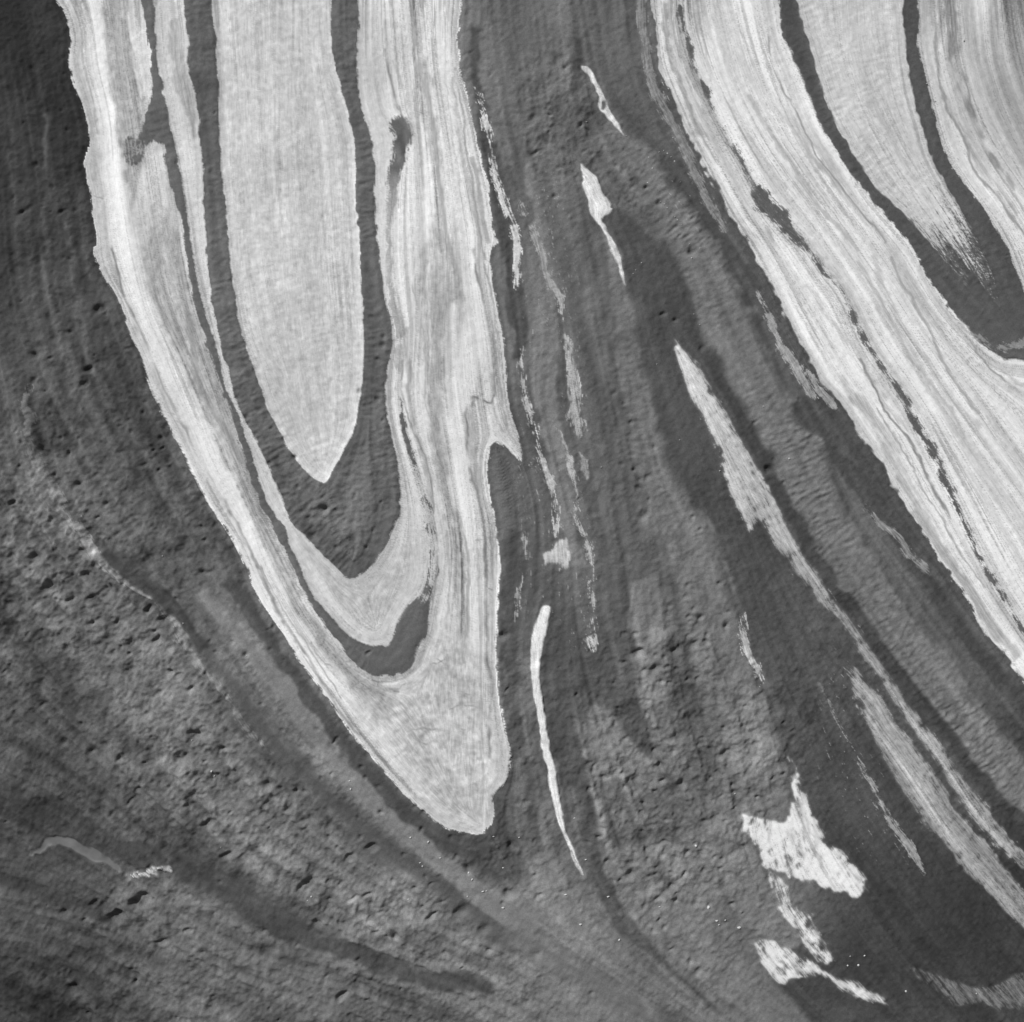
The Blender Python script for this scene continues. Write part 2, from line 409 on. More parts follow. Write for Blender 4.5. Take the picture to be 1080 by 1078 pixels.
white = rng.standard_normal((N, N)).astype(f4)
S1 = lic(white, 40, 1.5)
S2 = lic(vnoise(3.2), 55, 2.2)
S3 = lic(vnoise(9), 60, 3.5)
M1 = lic(white[::-1].copy(), 5, 1.2)
M2 = lic(vnoise(4), 8, 1.5)
RIP = lic(vnoise(2.6), 6, 1.0, -uy, ux)
G1n = fbm(3, 2)
G2n = fbm(9, 3)
G3n = fbm(40, 4)
G4n = fbm(120, 3)
_e = unit(lic(vnoise(2.5), 5, 1.2) + 0.7 * lic(vnoise(5), 12, 1.6)) * 0.75
_e2 = unit(vnoise(3)) * 0.25
WX, WY = -uy * _e + _e2, ux * _e + _e2[::-1]
VX5, VY5 = vnoise(5), vnoise(5)
S1L = lic(rng.standard_normal((N, N)).astype(f4), 75, 1.8)
S1M = lic(vnoise(1.8), 60, 2.0)
G3f = lic(fbm(26, 3), 22, 2.5)
S4 = np.tanh(1.3 * lic(vnoise(6), 80, 3.0)).astype(f4)
WX2, WY2 = vnoise(14), vnoise(14)

# ------------------------------------------------------------------ debris cover: surface colour readings, upper-left corner partly dimmed by painted-in vignetting (grey level in the film's scale)
tone_pts = [(30, 60, 44), (30, 150, 50), (30, 250, 60), (70, 120, 50), (50, 10, 46), (20, 380, 82), (60, 300, 76), (100, 350, 74), (60, 450, 82), (120, 450, 86), (170, 520, 84), (40, 520, 98), (50, 600, 98), (100, 640, 102),
            (60, 740, 84), (150, 720, 106), (200, 760, 112), (30, 840, 68), (100, 830, 72), (200, 840, 98), (260, 850, 108), (50, 960, 78), (150, 950, 88), (120, 1010, 76), (40, 1040, 60), (200, 900, 82),
            (230, 980, 102), (250, 1050, 92), (330, 940, 110), (300, 980, 82), (350, 1030, 102), (430, 960, 116), (480, 1000, 110), (420, 1020, 88), (450, 900, 114), (520, 900, 86), (560, 880, 86),
            (560, 960, 122), (600, 990, 118), (600, 800, 88), (545, 700, 96), (560, 620, 94), (600, 600, 106), (550, 520, 90), (560, 450, 86), (575, 350, 110), (560, 300, 106), (530, 60, 102),
            (560, 80, 98), (590, 120, 86), (600, 30, 100), (650, 60, 98), (680, 100, 92), (600, 200, 98), (590, 250, 94), (640, 480, 92), (620, 550, 94), (690, 280, 80), (700, 350, 82),
            (700, 450, 82), (740, 520, 80), (800, 600, 80), (840, 700, 76), (880, 800, 72), (900, 900, 68), (950, 970, 63), (1000, 980, 58), (1060, 990, 56), (900, 1010, 62), (850, 1060, 70), (660, 640, 100),
            (680, 720, 94), (640, 740, 82), (660, 780, 114), (700, 850, 104), (650, 900, 98), (720, 930, 118), (770, 900, 120), (800, 940, 104), (760, 980, 104), (780, 1050, 114), (700, 1040, 100),
            (640, 990, 102), (850, 780, 80), (640, 660, 94), (850, 400, 82), (800, 330, 84), (900, 520, 92), (960, 600, 84), (1000, 660, 82), (1050, 760, 82), (820, 480, 84), (480, 890, 92), (300, 690, 98),
            (250, 640, 100), (220, 560, 88), (290, 770, 100), (400, 860, 104), (380, 830, 94), (345, 775, 92), (260, 700, 116), (330, 790, 116), (420, 880, 116), (620, 860, 92), (700, 800, 96), (740, 780, 104)]

amp_pts = [(30, 100, .5), (40, 300, .7), (90, 400, .8), (50, 600, 1.0), (150, 700, 1.0), (80, 800, .6), (50, 900, .45), (200, 800, 1.0), (300, 880, .9), (150, 960, .8), (250, 960, .5), (350, 960, .9), (300, 980, .4), (250, 1040, .7),
           (430, 960, .8), (500, 1040, .6), (400, 900, .35), (230, 640, .4), (300, 740, .4), (150, 480, .7), (520, 900, .6), (560, 860, .5), (560, 960, .3), (640, 1020, .2), (560, 560, .12), (560, 300, .1), (560, 60, .35), (590, 130, .7),
           (600, 200, .5), (660, 180, .4), (690, 90, .25), (700, 300, .25), (640, 330, .3), (650, 450, .4), (680, 560, .5), (690, 700, .5), (740, 620, .45), (790, 780, .6), (660, 860, .5), (720, 930, .55), (780, 1000, .35), (640, 640, .25),
           (720, 440, .1), (800, 620, .12), (900, 850, .12), (950, 980, .15), (850, 1040, .15), (850, 560, .3), (950, 680, .35), (1030, 800, .35), (800, 340, .2), (900, 520, .15), (1000, 680, .12)]
AMP = idw(amp_pts, power=4, soft=20)
AMP *= 1 - 0.40 * smooth01(gx, 380, 560) * smooth01(gy, 720, 560)
AMP *= 1 - 0.45 * smooth01(gy, 560, 380)
AMP += 0.40 * blur(fill([(545, 60), (600, 55), (632, 100), (660, 165), (715, 235), (700, 250), (650, 215), (600, 185), (560, 175), (548, 120)]), 8, 2)
AMP += 0.25 * blur(fill([(700, 640), (760, 680), (800, 760), (820, 850), (780, 920), (700, 960), (650, 900), (630, 820), (640, 720)]), 12, 2)
dark_poly = [(640, 255), (668, 258), (700, 262), (725, 300), (735, 335), (750, 362), (790, 437), (828, 522), (868, 592), (922, 672), (985, 755), (1040, 828), (1140, 940), (1140, 1140), (800, 1140), (850, 1040),
             (848, 1000), (810, 915), (830, 860), (832, 800), (800, 720), (770, 650), (740, 570), (710, 490), (685, 400), (665, 310)]
STK = 1 - 0.7 * blur(fill(spline(dark_poly, True)), 8, 2)
Tdeb = idw(tone_pts) + STK * (3.5 * S2 + 3.0 * S3 + 4.5 * S4) + 3.0 * G3f + 2.0 * S1M + 1.5 * M2 + AMP * (5.0 * G3f + 6.0 * G2n + 4.0 * G1n)

T = Tdeb.copy()
rough = np.ones((N, N), f4)             # share of debris relief that shows
label = np.zeros((N, N), np.int16)      # which object a spot of the surface belongs to
ripple = np.zeros((N, N), f4)
rise = np.zeros((N, N), f4)
objs = [dict(name='terrain', kind='structure', label='hummocky grey debris cover over the glacier between the white ice bands', material='debris')]


def cover(outline, jag=1.0, jag2=0.0):
    a = fill(outline)
    w = window(a, 12)
    if w is not None and (jag or jag2):
        b = np.zeros_like(a)
        b[w] = bil(a, gx[w] + jag * WX[w] + jag2 * WX2[w], gy[w] + jag * WY[w] + jag2 * WY2[w])
        a = b
    return a


def ragged(a, amt=0.30, soft=1):
    """margin where ice and debris mix in small streaks."""
    w = window(a, 6)
    out = np.zeros_like(a)
    b = blur(a, soft, 2)[w]
    n = 0.6 * S1[w] + 0.6 * M1[w] + 0.4 * G1n[w] + 0.4 * M2[w]
    out[w] = smooth01(b + amt * n * (4 * b * (1 - b)), 0.28, 0.72)
    return out


def new_obj(**kw):
    objs.append(kw)
    return len(objs) - 1


def paint(a, tone, obj=None, relief=None, lift=0.0, rip=None):
    """lay a surface of the given colour where coverage a is."""
    global T, rough, ripple, rise
    T = T + (tone - T) * a
    if relief is not None:
        rough = rough + (relief - rough) * a
    if rip is not None:
        ripple = ripple + (rip - ripple) * a
    if lift:
        rise = rise + lift * a
    if obj is not None:
        label[a > 0.5] = obj


def ice_tone(base, s3=6.0, s2=6.0, s1=3.0, grain=3.0, blotch=2.0):
    lay = smooth01(S1L + 0.55 * S4 + 0.3 * G3f, 1.0, 1.8) * 34 + smooth01(S1M + 0.5 * S3 + 0.4 * G3f, 1.3, 2.0) * 34
    return base + s3 * S3 + s2 * S2 + s1 * S1 + grain * (0.6 * G1n + 0.8 * M1) + blotch * G3f - lay * min(1.0, s2 / 7.0) + 3


_mot = {}


def mottle(a, thr, sh=0.5, long=0.5, reach=2):
    """break a cover into ragged streaks and specks; higher thr, thinner cover."""
    if long not in _mot:
        _mot[long] = unit(long * (0.7 * S2 + 0.6 * S1) + (1 - long) * M2 + 0.75 * M1 + 0.5 * G1n + 0.3 * G2n)
    w = window(a, 4 * reach + 2)
    out = np.zeros_like(a)
    if w is None:
        return out
    soft = blur(a, reach, 2)[w]
    out[w] = smooth01(_mot[long][w] + 4.6 * (soft - 0.5), thr - sh, thr + sh) * (soft > 0.015)
    return out


# the three wide debris grounds
o_left = new_obj(name='terrain', kind='structure', label='dark pitted debris plain outside the curved edge of the white ice', material='debris')
o_dark = new_obj(name='terrain', kind='structure', label='smooth dark debris sheet running down past the long grey ice strips', material='debris')
left_poly = list(W1_left[:-1]) + [(507, 884), (540, 950), (600, 1000), (680, 1050), (760, 1140), (-80, 1140), (-80, -80)]
a = fill(left_poly)
label[a > 0.5] = o_left
a = fill(spline(dark_poly, True))
label[a > 0.5] = o_dark

# lighter ridge ribbons of debris
o = new_obj(name='moraine_ridge', category='moraine', label='wide pale grey debris ridge sweeping diagonally down beside the white ice field', material='debris')
a = blur(cover(spline(B1_left + B1_right[::-1], True), 3, 3), 2, 2)
paint(a * 0.92, 112 + 4 * S2 + 3 * S3 + 3 * M2, o, lift=1.6, rip=1.0)
o = new_obj(name='moraine_ridge', category='moraine', label='narrow pale rippled ridge left of the smooth dark debris sheet', material='debris')
a = blur(cover(ribbon(B2), 3, 4), 4, 2)
paint(a * 0.85, 112 + 3 * S2 + 4 * G2n, o, lift=1.8, rip=1.0)
o = new_obj(name='moraine_ridge', category='moraine', label='thin light crest line winding through the pitted debris plain', material='debris')
a0 = fill(ribbon(B3)); a = mottle(cover(ribbon(B3), 1.5, 2), -0.2, 0.7, 0.2)
paint(a * (0.45 + 0.5 * smooth01(gx, 50, 90) * smooth01(gx, 215, 165)), 146 + 12 * G1n); label[a0 > 0.5] = o
rise += 2.2 * blur(a0, 3, 2)
a = blur(cover(ribbon(CHAN), 2, 3), 3, 2)
paint(a * 0.75, 82 + 2 * S2, relief=0.15, lift=-1.6)
# minor light and dark debris stripes
for pts, tn, k in (([(213, 620, 5), (240, 655, 7), (268, 692, 8), (297, 725, 9), (328, 768, 9), (365, 815, 9), (420, 868, 9), (470, 915, 10), (520, 955, 12), (570, 975, 10)], 122, .7),
                   ([(45, 270, 3), (48, 300, 4), (60, 350, 6), (75, 390, 8), (80, 420, 6)], 100, .5),
                   ([(48, 120, 3), (46, 180, 3), (48, 240, 3), (47, 290, 2)], 84, .6),
                   ([(175, 933, 4), (215, 955, 5), (265, 983, 6), (300, 1000, 4)], 112, .6),
                   ([(120, 895, 10), (180, 905, 13), (240, 935, 14), (300, 975, 13), (370, 1005, 10), (440, 1030, 10), (520, 1040, 8)], 78, .6),
                   ([(627, 805, 3), (632, 850, 3), (640, 890, 3), (655, 920, 3), (672, 950, 3), (690, 980, 3), (705, 1005, 4), (730, 1035, 3)], 128, .6),
                   ([(612, 800, 6), (618, 860, 8), (625, 900, 9), (640, 940, 8), (665, 980, 9), (700, 1010, 8), (745, 1050, 8), (790, 1090, 8)], 84, .7),
                   ([(672, 600, 2), (672, 650, 3), (677, 690, 3), (680, 735, 5), (685, 775, 6), (693, 800, 4)], 118, .5),
                   ([(625, 745, 6), (640, 755, 10), (655, 780, 9), (680, 800, 7)], 116, .6),
                   ([(776, 860, 3), (785, 890, 5), (798, 925, 5), (812, 955, 4), (825, 980, 5), (842, 998, 4)], 78, .6),
                   ([(745, 960, 4), (765, 990, 4), (790, 1020, 5), (820, 1050, 6), (850, 1085, 8)], 80, .6),
                   ([(586, 800, 5), (590, 850, 5), (575, 880, 6), (580, 920, 8), (600, 960, 10)], 106, .5),
                   ([(556, 690, 6), (556, 740, 6), (563, 790, 6), (572, 840, 6), (580, 880, 6)], 112, .5),
                   ([(598, 640, 10), (596, 700, 9), (600, 760, 10), (612, 830, 9)], 84, .5),
                   ([(543, 560, 8), (538, 640, 7), (540, 720, 7), (548, 800, 6)], 82, .6),
                   ([(560, 170, 7), (572, 240, 8), (578, 300, 10), (575, 360, 12), (575, 420, 12), (585, 470, 10), (596, 530, 9), (612, 600, 9)], 122, .6),
                   ([(500, 30, 5), (505, 90, 5), (515, 150, 6), (525, 200, 6), (535, 260, 7), (545, 330, 8), (548, 380, 6)], 84, .7),
                   ([(512, 20, 5), (518, 80, 6), (527, 130, 6), (535, 175, 5)], 118, .5),
                   ([(690, 130, 3), (720, 180, 4), (750, 235, 5), (790, 290, 6), (820, 345, 6), (850, 400, 7)], 78, .6),
                   ([(838, 420, 9), (870, 460, 10), (900, 500, 10), (930, 540, 10), (965, 590, 9), (1000, 640, 9), (1050, 705, 9), (1090, 750, 9)], 76, .6),
                   ([(745, 378, 5), (775, 430, 7), (805, 490, 7), (835, 545, 7), (865, 598, 7), (900, 645, 7), (940, 700, 7), (990, 765, 7), (1040, 830, 6), (1090, 885, 6)], 72, .75),
                   ([(620, 760, 1), (617, 790, 1.4), (625, 820, 1.4), (630, 850, 1)], 130, .6), ([(640, 748, 1), (655, 775, 1.6), (680, 798, 1.6), (700, 815, 1)], 130, .6), ([(668, 600, .8), (665, 640, 1.4), (672, 680, 1.4), (676, 705, 1)], 126, .6),
                   ([(744, 545, 1), (760, 590, 1.2), (775, 640, 1.2), (788, 680, 1), (803, 715, 1), (815, 745, 1)], 104, .7), ([(738, 540, 3), (756, 600, 3), (770, 650, 3), (790, 700, 3), (812, 750, 3), (827, 795, 3.5), (836, 830, 3)], 82, .6),
                   ([(635, 250, 3), (640, 320, 4), (650, 400, 5), (662, 470, 5), (675, 530, 5)], 90, .6), ([(660, 300, 1.5), (672, 380, 2), (688, 450, 2), (705, 510, 2), (728, 560, 2)], 122, .5),
                   ([(655, 600, 6), (660, 680, 6), (668, 740, 7)], 84, .5), ([(700, 560, 5), (705, 640, 6), (715, 720, 7), (730, 780, 6)], 92, .5),
                   ([(570, 40, 3), (578, 110, 3), (585, 170, 3)], 110, .5), ([(610, 40, 4), (606, 90, 5), (600, 140, 5)], 80, .5), ([(660, 20, 3), (668, 80, 3), (690, 140, 3), (720, 190, 3)], 84, .5),
                   ([(10, 130, 3), (18, 220, 4), (28, 300, 4), (40, 360, 4)], 74, .4), ([(70, 230, 3), (78, 300, 3), (95, 370, 3), (120, 430, 3), (150, 480, 3), (190, 545, 3)], 96, .5),
                   ([(95, 250, 4), (105, 320, 5), (130, 390, 5), (160, 450, 5), (200, 520, 5), (240, 580, 4)], 70, .5), ([(85, 470, 6), (120, 520, 7), (160, 570, 7), (200, 620, 5)], 100, .4),
                   ([(300, 880, 3), (360, 920, 4), (420, 960, 4), (480, 990, 4), (540, 1015, 4), (610, 1045, 4)], 124, .5), ([(260, 890, 4), (330, 935, 4), (400, 975, 4), (470, 1008, 4), (550, 1030, 4)], 92, .5),
                   ([(330, 985, 4), (400, 1000, 4), (470, 1020, 4), (540, 1040, 5)], 116, .4), ([(545, 945, 2), (585, 965, 3), (620, 1000, 3), (650, 1030, 3), (690, 1070, 3)], 134, .5),
                   ([(115, 580, 8), (165, 627, 9), (200, 667, 7), (215, 685, 5)], 76, .7),
                   ([(240, 612, 7), (280, 670, 8), (330, 742, 8), (380, 803, 8), (425, 853, 8), (480, 892, 9), (520, 900, 8)], 80, .7),
                   ([(535, 880, 8), (545, 920, 10), (560, 935, 8)], 84, .5), ([(560, 800, 5), (563, 850, 6), (565, 900, 6)], 86, .5),
                   ([(600, 210, 6), (604, 280, 7), (612, 350, 7), (625, 420, 9), (630, 500, 9)], 90, .5)):
    a = blur(cover(ribbon(pts), 1.6, 1.6), 1, 2)
    paint(a * min(1, k * 1.45), tn + (3 if tn > 100 else -3) + 3 * S2 + 2 * M2 + AMP * (4 * G2n + 2 * G1n), relief=0.45 if pts[0] in ((213, 620, 5), (240, 612, 7), (120, 895, 10), (115, 580, 8)) else None)
shapes = [([(668, 612), (690, 605), (705, 640), (705, 670), (690, 690), (676, 660)], 116, .7, 1.5, 3), ([(640, 560), (680, 555), (690, 600), (665, 615), (645, 640)], 84, .6, 2, 3),
          ([(575, 650), (600, 655), (640, 700), (672, 745), (690, 790), (680, 800), (650, 760), (620, 735), (600, 700)], 80, .7, 1.0, 1),
          ([(740, 540), (752, 570), (762, 615), (775, 660), (792, 705), (808, 745), (822, 785), (832, 820), (833, 850), (828, 862), (815, 864), (797, 856), (778, 838), (765, 810), (768, 770), (760, 720), (742, 660), (726, 600), (715, 550)], 116, .8, 1.2, 2),
          ([(770, 745), (795, 735), (812, 770), (818, 805), (800, 825), (775, 815), (762, 780)], 134, .7, 2, 5),
          ([(750, 840), (772, 845), (790, 885), (810, 925), (830, 965), (845, 992), (840, 1002), (820, 995), (780, 970), (760, 920), (745, 880)], 120, .85, .8, 1),
          ([(650, 895), (690, 890), (740, 900), (770, 950), (800, 1010), (850, 1078), (870, 1110), (770, 1110), (750, 1060), (700, 1010), (660, 960)], 118, .7, 2, 3),
          ([(620, 755), (637, 747), (655, 775), (700, 815), (695, 835), (660, 820), (640, 820), (632, 850), (625, 810)], 120, .75, 1.2, 2),
          ([(612, 700), (640, 705), (672, 745), (690, 790), (668, 785), (645, 748), (625, 735)], 80, .65, 1.5, 3),
          ([(540, 930), (575, 920), (610, 960), (650, 1010), (700, 1070), (720, 1110), (640, 1110), (590, 1040), (540, 990)], 122, .6, 2, 4),
          ([(540, 30), (575, 20), (590, 80), (585, 130), (560, 150), (545, 100)], 94, .4, 2, 5),
          ([(575, 150), (606, 148), (612, 190), (608, 250), (600, 300), (588, 270), (580, 210)], 108, .5, 2, 3),
          ([(615, 150), (650, 160), (690, 215), (705, 255), (690, 250), (660, 225), (640, 215), (622, 190)], 104, .6, 2, 2),
          ([(620, 20), (660, 30), (690, 120), (720, 170), (700, 165), (660, 110), (635, 70)], 104, .5, 2, 4),
          ([(560, 170), (574, 180), (600, 270), (604, 330), (596, 350), (590, 310), (572, 240)], 84, .5, 1, 2),
          ([(644, 218), (668, 232), (700, 262), (722, 300), (738, 345), (720, 340), (690, 330), (665, 300), (655, 260)], 76, .8, 1, 1),
          ([(50, 640), (125, 628), (165, 670), (215, 730), (280, 820), (350, 880), (450, 955), (520, 1010), (450, 990), (350, 940), (250, 865), (175, 800), (100, 750)], 114, .55, 4, 6),
          ([(165, 935), (240, 980), (310, 1020), (400, 1060), (280, 1075), (210, 1020), (150, 990)], 108, .5, 3, 5),
          ([(30, 860), (150, 885), (150, 905), (60, 905), (30, 895)], 68, .6, 3, 4)]
for pts, tn, k, jag, soft_ in shapes:
    a = blur(cover(spline(pts, True), jag, jag), soft_, 2)
    paint(a * k, tn + 3 * S2 + 2 * M2 + AMP * (5 * G2n + 5 * G3n + 2 * G1n), rip=0.35 if tn > 100 else None)

# ---- the great folded ice body on the left half
ICE = dict(relief=0.05)
o_w1 = new_obj(name='ice_band', category='ice', material='ice', label='long white striped ice band bent into a V, outermost fold beside the pitted plain')
aW1 = cover(list(spline(W1_left)) + list(spline(W1_right))[::-1], 0.8)
w1tone = ice_tone(198, 9, 9, 5, 5)
paint(ragged(aW1), w1tone, o_w1, lift=-0.15, rip=0.06, **ICE)
# its dirtier grey stripes are parts of it
for pts, tn, lbl in ((GREY_L, 165, 'grey mottled stripe along the left limb of the fold'), (GREY_TL, 156, 'grey stripe fading out at the top'), (GREY_R, 168, 'grey stripe down the right limb of the fold')):
    o = new_obj(name='dirty_or_vignetted_stripe', parent=o_w1, material='ice', label=lbl)
    a0 = cover(spline(pts, True), 2, 1.5) * aW1
    a = blur(a0, 1, 2)
    paint(a * smooth01(0.7 * S2 + 0.5 * M2, -2.2, -0.2), ice_tone(tn, 6, 9, 6, 9), **ICE)
    label[(a0 > 0.5) & (label == o_w1)] = o
for pts, tn, k in (([(100, -30, 7), (100, 10, 7), (104, 60, 7), (108, 110, 8), (115, 150, 8), (118, 190, 10), (125, 240, 12), (135, 290, 12), (150, 335, 11), (172, 385, 11), (195, 430, 11), (215, 475, 11), (240, 520, 11), (262, 565, 10), (285, 610, 9), (310, 655, 8), (345, 705, 8), (385, 755, 9), (430, 810, 10), (470, 850, 10)], 222, .85),
                  ([(465, -30, 9), (465, 20, 9), (468, 80, 9), (472, 140, 8), (480, 200, 8), (490, 260, 8), (500, 320, 9), (498, 370, 14), (490, 400, 13), (482, 450, 9), (485, 500, 8), (495, 560, 9), (502, 620, 9), (505, 690, 8)], 221, .85),
                  ([(430, 150, 6), (430, 210, 8), (430, 260, 6), (433, 330, 6), (438, 390, 7), (444, 440, 7), (452, 480, 5)], 212, .7), ([(160, 155, 4), (166, 180, 5), (170, 215, 6), (160, 240, 8)], 205, .6)):
    a0 = cover(ribbon(pts), 1.5, 1.5) * aW1
    a = blur(a0, 2, 2) * aW1
    paint(a * k, ice_tone(tn, 3, 6, 4, 4))
    if tn > 220:
        o = new_obj(name='white_stripe', parent=o_w1, material='ice', label='brightest clean stripe running down the ' + ('left limb' if tn == 222 else 'right limb') + ' of the fold')
        label[(a0 > 0.5) & (label == o_w1)] = o
# tip of the fold: granular, crossed by small dark crevasses
tip = blur(fill([(375, 745), (420, 720), (450, 690), (470, 650), (500, 690), (512, 760), (522, 830), (515, 870), (480, 872), (430, 825)]), 9, 2)
paint(tip * 0.8 * aW1, 188 + 10 * G1n + 9 * M1 + 8 * G2n + 5 * G3n, rip=0.25)
stripes = [([(77, 8), (84, 40), (82, 70), (92, 110), (97, 150), (100, 190)], 2.6, 150, .7), ([(120, 278), (125, 300), (140, 330), (160, 380), (173, 410), (190, 440), (210, 483), (230, 518), (265, 583), (293, 645), (330, 700), (353, 740), (382, 778), (412, 810), (436, 838)], 1.1, 120, .8),
           ([(499, 420), (493, 440), (493, 470), (496, 500), (503, 520), (507, 540), (512, 578), (514, 628), (513, 680), (517, 715), (517, 760), (516, 800)], 1.1, 110, .85),
           ([(498, 428), (500, 418), (510, 423), (520, 420), (521, 400), (520, 375), (513, 325), (503, 285), (500, 262)], 1.2, 130, .75), ([(520, 420), (524, 440), (532, 455), (535, 440), (530, 410)], 1.0, 140, .7),
           ([(405, 20), (408, 60), (414, 90), (420, 115)], 1.2, 135, .7), ([(436, 30), (442, 70), (447, 100)], 2.5, 172, .6), ([(428, 345), (432, 400), (434, 440), (445, 480), (452, 520), (456, 560)], 2.5, 165, .7), ([(438, 280), (442, 330), (444, 370)], 2.5, 180, .6),
           ([(478, 80), (484, 140), (492, 190), (503, 240)], 1.2, 150, .6), ([(500, 170), (507, 215), (513, 255)], 3, 150, .5), ([(434, 380), (432, 410), (436, 450)], 1.0, 130, .6),
           ([(150, 20), (154, 60), (152, 100)], 4, 205, .5), ([(165, 150), (170, 180), (178, 215), (186, 240)], 3, 178, .6)]
for pts, w, tn, k in stripes:
    a = blur(cover(ribbon([(x, y, w) for x, y in pts]), 1.0, 0.8), 1, 1)
    a = a * smooth01(S2 * 0.6 + M2 * 0.6, -1.6, 0.2)
    paint(a * k, tn + 8 * M1)
cracks = [P(*J, (230, 545), (270, 610), (310, 640), (350, 690)), P(*J, (350, 640), (400, 625)), P(*J, (345, 600), (385, 560)), P(*J, (370, 655), (430, 650)), P(*J, (395, 745), (430, 715), (470, 705)), P(*J, (425, 745), (460, 750), (490, 735)),
          P(*J, (740, 640), (775, 630), (810, 600)), P(*J, (760, 620), (790, 640)), P(*J, (640, 920), (700, 912), (760, 918)), P(*J, (820, 830), (880, 815), (960, 830)), P(*J, (840, 900), (870, 920)), P(*J, (250, 500), (290, 510), (280, 560)),
          P(*J, (560, 745), (600, 750), (630, 720)), P(*J, (480, 690), (520, 735), (560, 750)), P(*J, (300, 540), (330, 580)), P(*J, (670, 960), (720, 985)), P(*J, (860, 760), (900, 770)), P(*J, (930, 120), (1010, 105)), P(*J, (975, 320), (1000, 330)),
          P(*B, (370, 710), (410, 700)), P(*B, (105, 818), (150, 808), (190, 810)), P(*F, (400, 215), (450, 212)), P(*F, (400, 360), (450, 366)), P(*F, (1000, 322), (1030, 322)), P(*F, (80, 1030), (110, 1040)), P(*E, (360, 0), (395, 60)), P(*A, (385, 820), (430, 835))]
for c in cracks:
    a = cover(ribbon([(x, y, 0.55) for x, y in c], 4), 1.6)
    paint(a * 0.6 * smooth01(M1 + G1n, -1.5, 0.5), np.full((N, N), 95, f4), lift=-0.5)

layers = [([(425, 378), (423, 410), (429, 440), (440, 465), (450, 490), (455, 520), (459, 555), (462, 585), (459, 620), (455, 645)], .9, 128, .8), ([(434, 295), (443, 333), (448, 360), (449, 390), (448, 425), (455, 445), (462, 475), (470, 510)], .8, 158, .7),
          ([(500, 278), (510, 315), (518, 353), (522, 390), (523, 418)], .9, 130, .8), ([(513, 283), (520, 320), (525, 365), (528, 395), (530, 420), (534, 450)], .8, 140, .8), ([(494, 470), (494, 428), (498, 418), (507, 420), (518, 424), (522, 415)], .9, 112, .9),
          ([(498, 434), (498, 470), (504, 508), (510, 535)], 3.0, 165, .7), ([(525, 420), (530, 440), (536, 455), (546, 470)], .7, 150, .7), ([(405, 50), (410, 73), (415, 95), (420, 110), (427, 128)], 1.1, 128, .8), ([(414, 63), (423, 88), (430, 115), (437, 140)], 1.2, 165, .7),
          ([(436, 10), (440, 65), (450, 93), (455, 125), (459, 160), (464, 200), (470, 240), (474, 265), (482, 290)], 2.2, 163, .8), ([(480, 70), (485, 95), (488, 125), (493, 160), (498, 190), (503, 225), (508, 260), (514, 290)], .9, 138, .8), ([(470, -20), (470, 75), (475, 130), (484, 190), (492, 240)], .7, 176, .7),
          ([(498, 165), (505, 200), (510, 235), (516, 258)], 2.4, 150, .6), ([(198, 328), (208, 390), (220, 425), (240, 455), (255, 485), (270, 520)], 3.2, 138, .6), ([(186, 270), (196, 320), (205, 350)], 1.5, 135, .7), ([(160, 245), (170, 300), (188, 350), (205, 395)], .9, 150, .6),
          ([(117, 262), (122, 280), (128, 305), (142, 335)], 1.0, 118, .9), ([(133, 318), (150, 352), (165, 392), (180, 425), (205, 470)], .7, 150, .7), ([(250, 550), (275, 600), (300, 645), (335, 697), (360, 735)], .7, 150, .8), ([(84, 2), (87, 38), (89, 70), (97, 105), (102, 140)], .9, 130, .6),
          ([(470, 560), (474, 590), (474, 630), (470, 665)], 1.2, 158, .6), ([(485, 545), (492, 580), (494, 620), (491, 660), (488, 700)], 1.4, 152, .7), ([(518, 545), (520, 600), (519, 660), (520, 720), (524, 770)], .6, 150, .6), ([(508, 800), (510, 830), (506, 860)], 1.0, 160, .6),
          ([(135, 12), (140, 50), (145, 83), (148, 105)], 1.6, 208, .8), ([(452, 270), (452, 308), (454, 350), (455, 390)], 1.0, 212, .8)]
for pts, w, tn, k in layers:
    a = cover(ribbon([(x, y, w) for x, y in pts]), 0.7, 0.5)
    paint(a * k * smooth01(S2 * 0.5 + M2 * 0.7 + M1 * .4, -1.9, -0.1), tn + 6 * M1, lift=-0.12 if tn < 150 and w < 1.5 else 0)
# inner moraines and ice
o = new_obj(name='moraine_band', category='moraine', material='debris', label='thin dark debris band widening into a hook at the bottom of the inner fold')
aD1 = cover(list(spline(D1_left)) + list(spline(D1_right))[::-1], 1.2)
feather = blur(aD1, 2, 2)
fullD1 = aD1.copy()
arm = np.clip(smooth01(gx, 425, 447) * smooth01(gy, 655, 590), 0, 1)
blob = smooth01(gx, 156, 148) * smooth01(gy, 125, 140) * smooth01(gy, 185, 172)
aD1 = aD1 * (1 - blob * (0.55 - 0.4 * smooth01(M2 + G2n, -0.5, 0.8)))
aD1 = aD1 * (1 - arm * (0.72 - 0.5 * smooth01(S2 + 0.7 * M2, -0.3, 1.2)))
paint(np.maximum(ragged(aD1) * 0.95, mottle(aD1, 0.6, 0.6) * 0.6 * (feather > 0.03)), 93 + 2 * S2 + 2 * M2, o, relief=0.25, lift=0.8, rip=0.5)
label[(fullD1 > 0.45)] = o
o_w2 = new_obj(name='ice_band', category='ice', material='ice', label='pale U-shaped ice band lying inside the outermost fold')
aW2 = cover(list(spline(D1_right)) + list(spline(D2_out))[::-1], 0.9)
